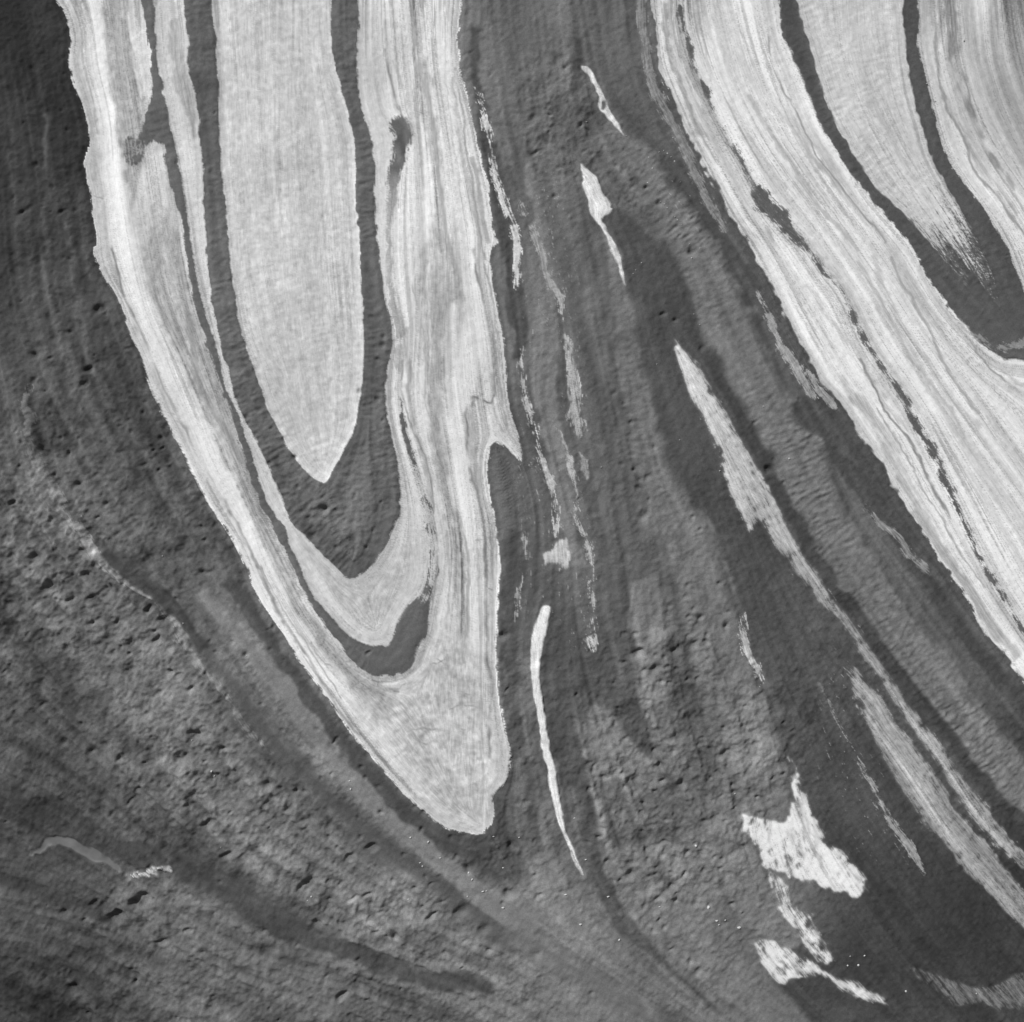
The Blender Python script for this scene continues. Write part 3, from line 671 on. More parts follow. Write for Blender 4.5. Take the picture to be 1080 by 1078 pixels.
# its right limb runs up between the wide moraine and the short dark wedge
limb = list(spline(D2_out))[120:]
W2r = [(424, 430), (420, 400), (419, 370), (418, 345), (412, 315), (407, 285), (406, 250), (408, 210), (411, 180), (413, 150), (414, 128), (409, 100), (405, 60), (402, 20), (403, -60)]
W2_poly = list(spline(D1_right)) + list(spline(W2r))[3:] + list(spline(D2_out))[::-1]
aW2 = cover(W2_poly, 0.8)
paint(ragged(aW2), ice_tone(197, 6, 6, 3, 5), o_w2, lift=-0.3, rip=0.08, **ICE)
a = blur(fill([(310, 548), (330, 585), (352, 610), (375, 622), (400, 612), (420, 580), (436, 560), (440, 590), (425, 620), (405, 650), (375, 650), (345, 622), (320, 590)]), 5, 2) * aW2
paint(a * 0.6, 182 + 7 * G1n + 8 * M1 + 5 * G2n)
a = blur(cover(ribbon([(184, 20, 5), (188, 60, 7), (194, 95, 6), (200, 120, 4), (206, 145, 2)]), 2, 2), 1, 1) * aW2
paint(a * 0.75, 158 + 10 * M1 + 8 * S2)
a = cover(ribbon([(384, 2, 8), (385, 60, 7), (388, 95, 5)]), 1, 2) * aW2
paint(a * 0.4, 184 + 4 * M1)
o = new_obj(name='moraine_band', category='moraine', material='debris', label='wide dark debris band curving in a U round the central pale ice lobe')
aD2 = cover(list(spline(D2_out)) + list(spline(W3_edge))[::-1], 0.8)
paint(ragged(aD2, .2), 95 + 3 * S2 + 3 * S3 + 3 * G2n + 2 * G1n + 3 * S4, o, relief=0.55, lift=0.9, rip=1.2)
a = blur(cover(ribbon([(398, 430, 7), (394, 470, 10), (388, 505, 14), (376, 535, 16), (360, 552, 14), (330, 540, 9)]), 3, 3), 4, 2) * aD2
paint(a * 0.55, 116 + 3 * G2n, lift=1.2, rip=1.0)
rough += 0.45 * blur(fill([(290, 480), (330, 515), (372, 500), (400, 400), (418, 480), (420, 540), (365, 608), (310, 545)]), 8, 2) * aD2
o = new_obj(name='ice_tongue', category='ice', material='ice', label='smooth pale central ice lobe with a rounded lower end')
aW3 = cover(list(spline(W3_edge)), 0.9)
paint(ragged(aW3, .2), ice_tone(193, 5, 4, 2.5, 6, 3) + 2 * G2n + 2 * G1n, o, lift=-0.3, rip=0.24, **ICE)
o = new_obj(name='moraine_band', category='moraine', material='debris', label='short dark wedge of debris trailing into a thin line, beside the pale U-shaped band')
a0 = cover(ribbon([(x, y, w * (1.35 if y < 200 else 1)) for x, y, w in D6]), 1.2, 1.0)
a = np.maximum(ragged(a0, .5, 2) * smooth01(gy, 250, 160), mottle(a0, 0.1, 0.7, 0.4) * 0.55)
paint(a, 104 + 8 * M2 + 30 * smooth01(gy, 190, 260), o if False else None, relief=0.2, lift=0.4)
label[a0 > 0.5] = o

# ---- the right-hand ice field
o_w4 = new_obj(name='ice_field', category='ice', material='ice', label='broad bright striped ice field sweeping from the top to the far right edge')
W4_poly = list(spline(W4_left)) + [(BIG, 900), (BIG, -90)]
aW4 = cover(W4_poly, 1.6, 0.8)
aW4m = np.maximum(aW4, 0.8 * mottle(aW4, 0.75, 0.5, 0.7))
grad = np.clip((gx + gy - 700) / 900, 0, 1).astype(f4)
paint(aW4m, np.minimum(ice_tone(205, 10, 10, 5, 5) - 14 * smooth01(S1L + 0.5 * G3n, 1.1, 2.2) + 12 * grad, 236), None, lift=-0.3, rip=0.04, **ICE)
label[aW4 > 0.5] = o_w4
# lens vignetting painted into the streaked ice of the top corner
o_vignette = new_obj(name='dirty_or_vignetted_stripe', parent=o_w4, material='ice', label='dull grey stripes in the top corner of the field, dimmed by painted vignetting')
corner = fill([(972, -80), (1000, 60), (1040, 140), (1078, 200), (BIG, 260), (BIG, -80)])
label[(corner > 0.5) & (label == o_w4)] = o_vignette
o = new_obj(name='white_stripe', parent=o_w4, material='ice', label='bright clean outer stripe between the ragged dark line and the debris')
a = fill(spline([(790, 262), (845, 262), (872, 300), (900, 350), (922, 395), (950, 435), (930, 470), (900, 435), (870, 400), (840, 350), (815, 300)], True))
label[(a > 0.5) & (label == o_w4)] = o
a = blur(a, 5, 2) * aW4
paint(a * .7, ice_tone(219, 3, 6, 4, 5))
a = blur(corner, 14, 2) * aW4
paint(a * 0.8, ice_tone(168, 14, 12, 4, 4))
a = blur(fill([(1030, -80), (1050, 40), (1068, 120), (BIG, 160), (BIG, -80)]), 14, 2) * aW4
paint(a * 0.7, ice_tone(135, 10, 9, 4, 4))  # same vignetting, painted darker at the very corner
for pts, w, tn, k in (([(700, 2), (703, 38), (713, 70), (725, 105), (740, 140), (758, 170), (773, 195), (790, 223), (815, 260)], 3.2, 150, .75), ([(693, 120), (735, 175), (765, 215), (800, 255)], 1.2, 150, .4),
                      ([(895, 415), (915, 433), (933, 465), (950, 500), (973, 538), (985, 565), (1010, 600), (1035, 640), (1060, 672)], 4.5, 165, .7), ([(880, 395), (905, 418), (930, 448), (950, 478)], 3, 168, .5),
                      ([(965, 540), (990, 575), (1015, 612), (1045, 655), (1075, 695)], 5, 160, .6), ([(835, 125), (848, 150), (870, 180), (900, 215), (935, 257)], 1.8, 150, .6), ([(815, 60), (835, 120), (858, 165)], 2.2, 170, .5),
                      ([(920, 270), (935, 310), (955, 350), (980, 385), (1010, 430), (1035, 450)], 3.0, 178, .6), ([(940, 255), (965, 300), (995, 345)], 2.4, 182, .5), ([(1015, 345), (1035, 370), (1060, 395), (1085, 408)], 1.6, 160, .6),
                      ([(890, 250), (915, 300), (945, 350), (975, 400), (1010, 450)], 5, 186, .5), ([(850, 300), (880, 345), (905, 375), (925, 410), (960, 455)], 2, 170, .5), ([(985, 20), (990, 80), (1010, 130), (1040, 180), (1075, 225)], 3, 150, .5),
                      ([(1000, -10), (1006, 60), (1025, 120), (1055, 170), (1085, 205)], 6, 132, .6), ([(1020, 150), (1040, 190), (1072, 232)], 1.2, 135, .5), ([(1025, 60), (1040, 110), (1075, 170)], 5, 172, .4), ([(757, 10), (785, 70), (820, 110), (850, 150)], 6, 190, .5)):
    a = blur(cover(ribbon([(x, y, w) for x, y in pts]), 1.4, 1.2), 1, 1) * smooth01(S2 + M2 * 0.4, -1.4, 0.4)
    paint(a * k * aW4, tn + 8 * M1 + 5 * S1)
for pts, w, tn, k in (([(905, 378), (920, 405), (940, 440), (960, 465), (975, 495), (988, 520), (1002, 548)], 1.3, 122, .8), ([(903, 275), (920, 303), (938, 335), (953, 368), (970, 390), (990, 415), (1010, 445), (1030, 483), (1050, 520)], 1.6, 172, .7),
                      ([(940, 270), (950, 295), (965, 320), (983, 353), (1000, 390), (1018, 415), (1033, 438)], 1.6, 156, .8), ([(1018, 353), (1035, 378), (1055, 398), (1073, 410), (1100, 420)], 1.0, 138, .8), ([(806, -20), (810, 25), (818, 75), (835, 110), (850, 143), (868, 173), (893, 203), (915, 233), (935, 258)], 1.0, 132, .8),
                      ([(790, 100), (810, 138), (835, 175), (860, 213), (885, 240), (905, 265)], 2.4, 170, .7), ([(985, 33), (988, 75), (1000, 115), (1018, 150), (1028, 180), (1048, 205), (1068, 230), (1095, 265)], 1.4, 142, .8), ([(1003, -20), (1005, 63), (1018, 100), (1035, 143), (1053, 175), (1073, 200)], 4, 122, .6),
                      ([(1023, -20), (1023, 63), (1030, 95), (1045, 133), (1060, 165), (1085, 200)], 2.6, 182, .7), ([(735, 20), (750, 70), (775, 120), (800, 160), (830, 200)], 1.0, 172, .7), ([(772, 10), (790, 60), (815, 105), (845, 150), (880, 195), (915, 240)], 1.2, 176, .6), ([(925, 430), (950, 470), (975, 515), (1000, 560), (1030, 605), (1060, 645)], .9, 135, .7),
                      ([(690, 2), (694, 40), (700, 75), (712, 108), (730, 142), (748, 172)], 1.0, 165, .6), ([(710, 2), (713, 40), (722, 70), (735, 100), (752, 130)], 1.4, 212, .8), ([(985, 440), (1005, 475), (1030, 520), (1055, 560)], 1.0, 176, .6), ([(1040, 440), (1060, 470), (1085, 505)], 1.0, 182, .6)):
    a = cover(ribbon([(x, y, w) for x, y in pts]), 0.8, 0.7)
    paint(a * k * aW4 * smooth01(S2 * 0.6 + M2 * 0.6 + M1 * .4, -1.7, 0.1), tn + 7 * M1)
# ragged mixed margin
a = mottle(cover(ribbon([(797, 305, 1), (810, 330, 2.2), (818, 355, 3), (830, 375, 4), (843, 395, 4), (852, 412, 2.5), (859, 422, 1)]), 1.5), -0.1, .6, .6)
paint(a * .9, 160 + 12 * M1)
a = cover(ribbon([(780, 246, 1), (790, 264, 1.6), (800, 285, 2.5), (812, 315, 3), (825, 345, 3), (838, 366, 2.5), (850, 385, 3), (862, 405, 5), (878, 422, 4)]), 2)
paint(np.maximum(a * .6, mottle(a, .1, .6, .6)) * .95, 84 + 5 * M1)
a = mottle(cover(ribbon([(843, 385, 2), (858, 402, 4), (872, 420, 5), (880, 432, 3)]), 1.5), .7, .5, .4)
paint(a * .8, 165 + 12 * M1)
o = new_obj(name='moraine_band', category='moraine', material='debris', label='dark debris band forking round the pale rounded lobe near the top corner')
a0 = cover(list(spline(D3_left)) + [(BIG, 400), (BIG, 250)] + list(spline(D4_right))[::-1], 1.0)
paint(ragged(a0, .25), 82 + 3 * S2 + 2 * S3 + 2 * G1n + 3 * S4, o, relief=0.4, lift=0.8, rip=0.4)
a = cover(ribbon([(990, 318, .8), (1010, 340, 1.2), (1030, 355, 1.5), (1048, 365, 2), (1065, 366, 2.2), (1085, 358, 2)]), 1.4)
paint(mottle(a, 0, 0.6, 0.6) * 0.6, 165 + 8 * M1)
o = new_obj(name='ice_tongue', category='ice', material='ice', label='pale rounded ice lobe between the two arms of the forked dark band')
aW5 = cover(list(spline(D3_right)) + list(spline(D4_left))[::-1], 1.2)
tt = (gx * 0.55 + gy * 0.83 - 700) / 150.0
fade = 1 - np.clip(tt, 0, 1)
nn = unit(0.8 * S1 + 0.6 * S2 + 0.6 * M1 + 0.3 * G2n)
a = aW5 * np.maximum(smooth01(nn * 0.6 + 3.2 * (1 - tt) - 1.7, -0.6, 0.8), 0.55 * smooth01(nn + 1.6 * (1 - tt) - 1.3, 0.0, 1.0))
paint(a, ice_tone(186, 5, 5, 3, 6) + 6 * fade, None, lift=-0.2, relief=0.05)
label[aW5 > 0.5] = o
o = new_obj(name='moraine_band', category='moraine', material='debris', label='very thin ragged dark line with a blot, crossing the bright striped ice field')
a0 = cover(ribbon(D5), 1.8, 1.0)
a = np.maximum(ragged(a0, .6, 2) * 0.85, mottle(a0, 0.5, 0.5, 0.8))
paint(a * (0.25 + 0.75 * smooth01(M1 * 0.6 + S2 + 0.8 * G3f + 1.2 * smooth01(blur(a0, 3, 2), .5, 1), -1.0, 0.5)), 92 + 6 * M1, None, relief=0.2)
label[a0 > 0.5] = o

# ---- separate strips and patches of bare ice among the debris
patch = [('I1', 'ice_sliver', 'short crooked white ice sliver high on the grey debris, near the top edge', 208, -1.2, .7),
         ('I2', 'ice_sliver', 'white wedge of ice with a long tail, just left of the smooth dark debris', 200, -0.7, .8),
         ('I3', 'ice_strip', 'longest grey white ice strip, starting as a spindle and running to the right edge', 178, -0.35, 1.2),
         ('I4', 'ice_strip', 'broad grey speckled ice strip beside the longest one, lower right', 150, -0.6, 1.2),
         ('I5', 'ice_patch', 'dull grey pointed ice patch in the bottom right corner', 108, 0.1, 1.5),
         ('I6', 'ice_patch', 'brightest white boot-shaped ice patch on the dark debris', 224, -0.6, 2.2),
         ('I7', 'ice_patch', 'ragged speckled white streak under the boot-shaped ice patch', 205, 0.25, 2.2),
         ('I8', 'ice_patch', 'white ice patch with a trailing tail near the bottom edge', 216, -0.1, 2.0),
         ('I9', 'ice_strip', 'slim smooth white ice strip standing alone below the centre', 212, -2.0, .6),
         ('I10', 'ice_patch', 'small white triangular ice patch right above the slim white strip', 190, -0.6, 1.4),
         ('I11', 'ice_patch', 'tiny ragged white triangle of ice at the end of a dotted line', 182, -0.3, 1.4),
         ('I12', 'ice_strip', 'faint grey white ice spindle left of the rippled ridge', 158, -0.2, 1.4),
         ('I13', 'ice_sliver', 'faint narrow streak of ice below the grey white spindle', 160, -0.2, 1.2),
         ('I25', 'ice_patch', 'short jagged pale ice cliff just right of the grey stream', 176, -0.2, 2.6),
         ('I21', 'ice_patch', 'small faint smudge of ice just below the spindle', 148, 0.1, 1.6)]
reach = dict(I3=3, I4=3, I5=4, I6=3, I7=4, I8=3, I10=3, I11=3, I12=3, I21=4)
erode = {'I6': [([(848, 835), (858, 850), (866, 880), (885, 900), (903, 912), (885, 912), (862, 902), (848, 880), (845, 850)], .42), ([(862, 880), (885, 895), (905, 915), (912, 932), (900, 925), (880, 905)], .4), ([(866, 902), (880, 905), (890, 915), (880, 922), (868, 914)], .6), ([(834, 795), (842, 800), (842, 822), (836, 822)], .35)],
         'I3': [([(700, 395), (735, 430), (770, 500), (800, 570), (780, 570), (745, 480), (715, 420)], .35), ([(770, 470), (800, 520), (830, 570), (815, 575), (785, 520)], .35), ([(850, 600), (900, 670), (940, 725), (925, 725), (890, 680), (850, 625)], .4)],
         'I4': [([(890, 695), (912, 715), (930, 770), (915, 765), (897, 730)], .4), ([(960, 800), (1000, 850), (1060, 920), (1050, 930), (990, 870)], .3)],
         'I8': [([(835, 1000), (860, 1015), (860, 1030), (838, 1020)], .45), ([(875, 1024), (930, 1050), (925, 1062), (870, 1035)], .3)]}
for key, name, lbl, tn, thr, jag in patch:
    o = new_obj(name=name, category='ice', material='ice', label=lbl)
    a0 = cover(spline(POLY[key], True), jag)
    a1 = cover(spline(POLY[key], True), jag, jag * 0.6)
    worn = np.zeros((N, N), f4)
    for pts, k in erode.get(key, ()):
        worn = np.maximum(worn, k * blur(fill(spline(pts, True)), 4, 2))
    lg = 0.6 if key in ('I3', 'I4', 'I5', 'I12') else 0.2
    fray = mottle(a1, thr + 0.9, 0.5, lg, reach.get(key, 2))
    a = np.maximum(a1 * smooth01(_mot[lg] - thr + (0.75 if key not in ('I1', 'I2', 'I9') else 2) - 5.5 * worn, -1.0, 0.8), fray * (0.25 + np.clip(2 * worn, 0, 0.75)) if key in ('I6', 'I8') else fray)
    if key in ('I1', 'I2', 'I9'):
        a = np.maximum(a * a0, a0 * 0.95)
    if key in ('I6', 'I7', 'I8', 'I5', 'I10', 'I3', 'I4'):
        a = 0.45 * a + 0.55 * blur(a, 1, 2)
    tone = ice_tone(tn, 3, 10, 8, 10)
    if key in ('I6', 'I8'):
        tone = np.minimum(ice_tone(tn, 2, 5, 4, 5), 232)
    if key == 'I3':
        tone = tone - 26 * smooth01(gy, 560, 640) + 14 * smooth01(gy, 470, 400)
    paint(a, tone, relief=0.08, lift=0.25)
    label[a0 > 0.5] = o
a = cover(ribbon([(636, 107, 1.6), (637, 112, 2.2), (636, 116, 1.4)]), .4)
paint(a, np.full((N, N), 95, f4), lift=-1)
for x, y, r in ((812, 878, 5), (835, 885, 4), (850, 870, 5), (858, 890, 6), (846, 900, 3)):
    a = blur(cover(ribbon([(x, y - 3 * r, 1.0), (x + 2, y, 2), (x + 3, y + r * 2, .8)]), 2, 1), 1, 1)
    paint(a * 0.4, 150 + 10 * M1)
lines = [('I14', 'hair-thin broken white ice line left of the centre, running down to the small triangle', 185, -.2), ('I16', 'thin white ice line along the right edge of the great fold, upper half', 205, -.6), ('I15', 'dotted pale ice streak above the grey white spindle', 160, .3),
         ('I17', 'soft pale streak right beside the thin white line on the fold edge', 150, .2), ('I18', 'little white needle of ice on the right flank of the rippled ridge', 190, -.4), ('I19', 'broken grey needle of ice left of the broad speckled strip', 150, .1),
         ('I20', 'long faint pale line parallel to the left edge of the bright ice field', 128, -.4), ('I22', 'dotted thin white line ending at the tiny ragged triangle', 168, .1), ('I23', 'faint grey ice streak just left of the bright field lower edge', 132, 0), ('I24', 'short thin pale ice streak above the slim white strip', 165, .2)]
for key, lbl, tn, thr in lines:
    o = new_obj(name='ice_sliver', category='ice', material='ice', label=lbl)
    a0 = fill(ribbon([(x, y, max(w, 1.1)) for x, y, w in LINE[key]]))
    a = mottle(cover(ribbon([(x, y, w * 1.1) for x, y, w in LINE[key]]), 1.0, .6), thr - .6, 0.7, 0.4)
    paint(a * .95, tn + 10 * M1 + 6 * S1)
    label[a0 > 0.45] = o
# scattered pale dust and specks along the lower debris sheet
zone = blur(fill([(560, 180), (590, 180), (605, 300), (620, 480), (630, 700), (560, 660), (545, 500)]), 8, 2) + blur(fill([(900, 690), (880, 640), (860, 800), (900, 900), (960, 920), (930, 800)]), 10, 2) + blur(fill([(690, 130), (730, 180), (740, 250), (700, 220)]), 6, 2)
paint(np.clip(zone, 0, 1) * smooth01(M1 + 0.5 * S2 + 0.4 * G1n, 2.3, 3.0) * 0.8, np.full((N, N), 165, f4))

# melt stream
o_st = new_obj(name='stream', kind='structure', label='silty grey stream winding out of the pitted plain, lower left', material='water')
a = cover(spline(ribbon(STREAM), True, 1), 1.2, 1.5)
paint(np.clip(blur(a, 3, 2) * 1.5 - a, 0, 1) * .5, np.full((N, N), 70, f4))  # bank shading painted as a dark rim beside the water
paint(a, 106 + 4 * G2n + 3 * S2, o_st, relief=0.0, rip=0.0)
a_st = a

# ------------------------------------------------------------------ relief
h = 2.0 * G4n * 0.6
ridge = 1.0 - np.abs(fbm(18, 4, .6))
hum = 0.5 * fbm(24, 4, .45) + 0.3 * unit(ridge) + 0.45 * lic(fbm(10, 3, .5), 7, 1.5)
fine = fbm(6, 3, .6)
h = h + rough * AMP * (1.5 * hum + 0.27 * fine + 0.10 * G1n) + rough * (0.09 * fine + 0.06 * G1n + STK * (0.3 * S3 + 0.22 * S4 + 0.12 * S2)) + rough * AMP * (0.5 * S4 + 0.2 * S2)
# smooth rises only so that every surface meets its neighbour
h = h + blur(rise, 3, 2)
h = h + ripple * 0.2 * RIP * (0.6 + 0.4 * G3n) + 0.035 * G1n
pit_list = []


def pit(x, y, rx, ry, ang, dep, arc=False):
    R0 = int(max(rx, ry) * 2.4) + 2
    ci, cj = int(round(y - Y0)), int(round(x - X0))
    a0, a1, b0, b1 = max(ci - R0, 0), min(ci + R0 + 1, N), max(cj - R0, 0), min(cj + R0 + 1, N)
    if a0 >= a1 or b0 >= b1:
        return
    dx = gx[a0:a1, b0:b1] - x + 0.65 * VX5[a0:a1, b0:b1] + .4 * WX[a0:a1, b0:b1]
    dy = gy[a0:a1, b0:b1] - y + 0.65 * VY5[a0:a1, b0:b1] + .4 * WY[a0:a1, b0:b1]
    ca, sa = math.cos(ang), math.sin(ang)
    u = (dx * ca + dy * sa) / rx
    v = (-dx * sa + dy * ca) / ry
    r2 = u * u + v * v
    if arc:
        # scarp: steep bowl wall on the upper left, open towards the lower right
        t = np.clip((dx * 0.66 + dy * 0.75) / max(rx, ry), -1, 2)
        h[a0:a1, b0:b1] -= dep * np.exp(-r2 ** 2) * np.clip(1.0 - 0.5 * t, 0.1, 1.3)
    else:
        h[a0:a1, b0:b1] -= dep * np.exp(-r2 ** 1.15)


def pits(org, items):
    for it in items:
        x, y = org[0] + it[0] / 3.993, org[1] + it[1] / 3.993
        k = it[2] if len(it) > 2 else ''
        r = {'': 2.3, 'b': 3.9, 'B': 6.0, 'a': 3.6, 'A': 6.5, 'e': 2.2}[k] * rng.uniform(.85, 1.2)
        el = {'': 1.05, 'b': 1.1, 'B': 1.15, 'a': 1.6, 'A': 1.7, 'e': 2.8}[k] * rng.uniform(.9, 1.2)
        pit(x, y, r * el, r, math.radians(-28 + rng.uniform(-18, 18)), r * rng.uniform(.42, .68), k in ('a', 'A'))


pits(K, [(465, 520), (480, 515), (520, 510), (530, 595, 'b'), (605, 600), (640, 605), (680, 580), (700, 570), (740, 520), (765, 560, 'b'), (815, 515), (810, 545), (600, 660, 'b'), (560, 665), (650, 650), (690, 660), (765, 650), (815, 620),
         (830, 680), (780, 700), (735, 700), (630, 710), (665, 715), (520, 720), (470, 635), (455, 630), (275, 770), (265, 870), (295, 1015), (315, 1060), (345, 1070), (675, 1000, 'b'), (575, 740), (575, 790), (590, 890), (600, 1000),
         (620, 1065, 'b'), (480, 950), (545, 580), (875, 300), (790, 75), (900, 480), (910, 420), (745, 440), (750, 460), (790, 440), (760, 410), (735, 350), (730, 310), (665, 395), (935, 825, 'e'), (890, 1020, 'e'), (550, 15, 'b'), (560, 850), (570, 920)])
pits(Q, [(390, 45, 'b'), (460, 35), (720, 70, 'b'), (630, 60), (600, 105), (515, 115), (550, 155), (460, 190, 'b'), (470, 90), (680, 205), (650, 225), (835, 50), (925, 80), (935, 110), (880, 130), (810, 230), (545, 270), (565, 350), (770, 330),
         (805, 370), (855, 380), (740, 370), (625, 390), (570, 390), (500, 405, 'b'), (500, 455, 'b'), (400, 400), (525, 530), (610, 565, 'b'), (560, 590), (695, 570), (770, 585), (620, 650), (600, 690), (640, 680), (680, 510, 'b'), (730, 460),
         (870, 435), (810, 440), (830, 590), (925, 580), (375, 215), (380, 260), (325, 90), (390, 330), (95, 460), (90, 315), (110, 550), (100, 795, 'b'), (210, 530), (15, 345), (745, 825), (785, 875, 'b'), (330, 960), (320, 320), (60, 150),
         (20, 160), (450, 480), (340, 20), (360, 290)])
pits(I, [(150, 190, 'B'), (205, 320, 'A'), (365, 265, 'a'), (240, 260), (350, 165, 'b'), (500, 90, 'e'), (545, 30, 'e'), (545, 385), (625, 410, 'a'), (680, 455, 'a'), (465, 450), (385, 470), (530, 520), (650, 550, 'a'), (435, 690), (520, 710), (165, 740, 'B'),
         (180, 810, 'b'), (385, 1010, 'B'), (825, 935, 'b'), (770, 1030, 'B'), (665, 760, 'b'), (940, 995), (805, 745), (740, 365), (860, 260, 'e'), (980, 545), (1035, 595), (880, 545), (900, 590), (340, 890), (500, 570), (200, 885), (265, 970, 'b'),
         (510, 1040, 'b'), (870, 680), (900, 760), (300, 365, 'e'), (380, 360, 'e'), (690, 160), (850, 70), (870, 120), (500, 770)])
pits(E, [(420, 220, 'b'), (440, 245), (155, 420, 'b'), (150, 525, 'b'), (220, 665), (260, 765), (290, 830), (330, 960, 'b'), (445, 1045), (100, 790), (340, 770), (680, 770), (620, 610), (600, 660), (550, 740), (640, 850), (710, 890), (540, 690), (360, 540, 'a'),
         (455, 975), (380, 480, 'a'), (420, 450), (300, 320), (250, 240), (700, 860), (670, 900), (230, 920), (400, 930, 'e')])
pits(A, [(50, 830), (100, 885, 'e'), (215, 785), (260, 885, 'e'), (310, 880), (150, 690), (250, 460), (280, 540)])
pits(M_, [(600, 560, 'A'), (490, 640, 'A'), (270, 620, 'b'), (480, 870, 'b'), (310, 930, 'B'), (690, 740, 'a'), (920, 850, 'b'), (860, 780), (800, 690, 'a'), (470, 200), (340, 145), (700, 335, 'e'), (780, 335, 'e'), (880, 240, 'a'), (910, 280), (400, 575, 'a'),
          (660, 740), (1040, 50), (970, 40), (820, 50), (960, 370, 'a'), (930, 480)])
pits(O, [(50, 75, 'B'), (205, 110), (125, 185), (165, 105), (275, 50), (210, 510, 'A'), (240, 560, 'b'), (255, 670, 'b'), (60, 775, 'B'), (330, 410), (400, 385, 'a'), (440, 300), (490, 350, 'a'), (575, 485), (665, 520), (430, 215), (515, 85), (455, 45), (695, 270),
         (820, 300), (845, 380), (895, 440, 'b'), (715, 470), (870, 620, 'B'), (960, 690, 'B'), (740, 640, 'a'), (590, 720, 'b'), (470, 545, 'e'), (400, 560, 'e'), (350, 500), (305, 300), (310, 565), (530, 190), (620, 375), (120, 910, 'e'), (60, 1020),
         (785, 575, 'e'), (1060, 540, 'b'), (1040, 580), (1075, 330, 'b'), (490, 710, 'e'), (700, 600), (980, 780), (360, 970, 'a')])
pits(J, [(70, 490), (60, 580), (110, 920), (20, 810), (15, 970), (340, 960), (440, 1075), (260, 910), (240, 100, 'b'), (340, 150), (460, 150), (230, 30, 'b'), (1045, 520, 'b')])
pits(F, [(540, 340), (530, 370), (510, 600), (530, 690), (440, 570), (10, 648), (65, 730), (60, 870), (165, 850), (175, 970), (290, 1065, 'b'), (530, 1040), (510, 440)])
pits(G, [(430, 575), (470, 620), (500, 700), (600, 805), (510, 900), (540, 945), (575, 935), (580, 1030), (530, 980), (460, 880), (630, 980), (640, 245), (690, 270), (800, 390), (1020, 700), (1070, 890)])
pits(C, [(240, 270), (225, 285), (160, 480), (95, 500, 'b'), (320, 545), (290, 525), (100, 640, 'e'), (150, 600), (440, 700), (330, 650), (300, 640), (500, 850), (400, 820), (180, 820), (760, 1060, 'b'), (690, 960), (620, 860), (560, 790)])
pits(H, [(0, 900, 'b'), (20, 860), (60, 950)])
# rounded debris mounds between the hollows
for _ in range(1500):
    x, y = rng.uniform(-20, 1100, 2)
    i, j = int(y - Y0), int(x - X0)
    if rng.random() < AMP[i, j] ** 1.5 * rough[i, j] and T[i, j] < 140:
        r = rng.uniform(2.2, 5.5)
        pit(x, y, r * rng.uniform(1, 1.7), r, math.atan2(uy[i, j], ux[i, j]) + rng.uniform(-.5, .5), -r * rng.uniform(.10, .26))
# smaller unrecorded hollows scattered over the pitted ground
for _ in range(1500):
    x, y = rng.uniform(-20, 1100, 2)
    i, j = int(y - Y0), int(x - X0)
    if rng.random() < AMP[i, j] ** 1.3 * rough[i, j] * 0.9 and T[i, j] < 135:
        r = rng.uniform(1.0, 2.1) * (0.8 + 0.5 * AMP[i, j])
        pit(x, y, r * rng.uniform(1, 2.0), r, math.radians(-28 + rng.uniform(-30, 30)), r * rng.uniform(.3, .6), rng.random() < .3)
# stream bed lies level
if True:
    lev = blur(h, 6, 2) - 0.8
    k = blur(a_st, 1, 1)
    h = h * (1 - k) + lev * k
h = h.astype(f4)

# film grey level -> reflectance
def to_lin(t):
    t = np.clip(t, 18, 245) / 255.0
    return np.where(t <= 0.04045, t / 12.92, ((t + 0.055) / 1.055) ** 2.4).astype(f4)


ALB = np.clip(to_lin(T) * 0.92, 0.02, 0.86)


# ------------------------------------------------------------------ materials
def material(name, grain, scale, rough_v, spec, bump, flat=None):
    m = bpy.data.materials.new(name)
    m.use_nodes = True
    n = m.node_tree.nodes; l = m.node_tree.links
    bs = n["Principled BSDF"]
    bs.inputs["Roughness"].default_value = rough_v
    bs.inputs["Specular IOR Level"].default_value = spec
    tc = n.new("ShaderNodeTexCoord")
    nz = n.new("ShaderNodeTexNoise")
    nz.inputs["Scale"].default_value = scale
    nz.inputs["Detail"].default_value = 3.0
    nz.inputs["Roughness"].default_value = 0.65
    l.new(tc.outputs["Object"], nz.inputs["Vector"])
    mr = n.new("ShaderNodeMapRange")
    mr.inputs["From Min"].default_value = 0.25
    mr.inputs["From Max"].default_value = 0.75
    mr.inputs["To Min"].default_value = 1 - grain
    mr.inputs["To Max"].default_value = 1 + grain
    l.new(nz.outputs["Fac"], mr.inputs["Value"])
    mul = n.new("ShaderNodeMath"); mul.operation = 'MULTIPLY'
    if flat is None:
        at = n.new("ShaderNodeAttribute"); at.attribute_name = "reflectance"
        l.new(at.outputs["Fac"], mul.inputs[0])
    else:
        mul.inputs[0].default_value = flat
    l.new(mr.outputs[0], mul.inputs[1])
    l.new(mul.outputs[0], bs.inputs["Base Color"])
    bp = n.new("ShaderNodeBump")
    bp.inputs["Strength"].default_value = bump
    bp.inputs["Distance"].default_value = 2.0
    l.new(nz.outputs["Fac"], bp.inputs["Height"])
    l.new(bp.outputs["Normal"], bs.inputs["Normal"])
    return m


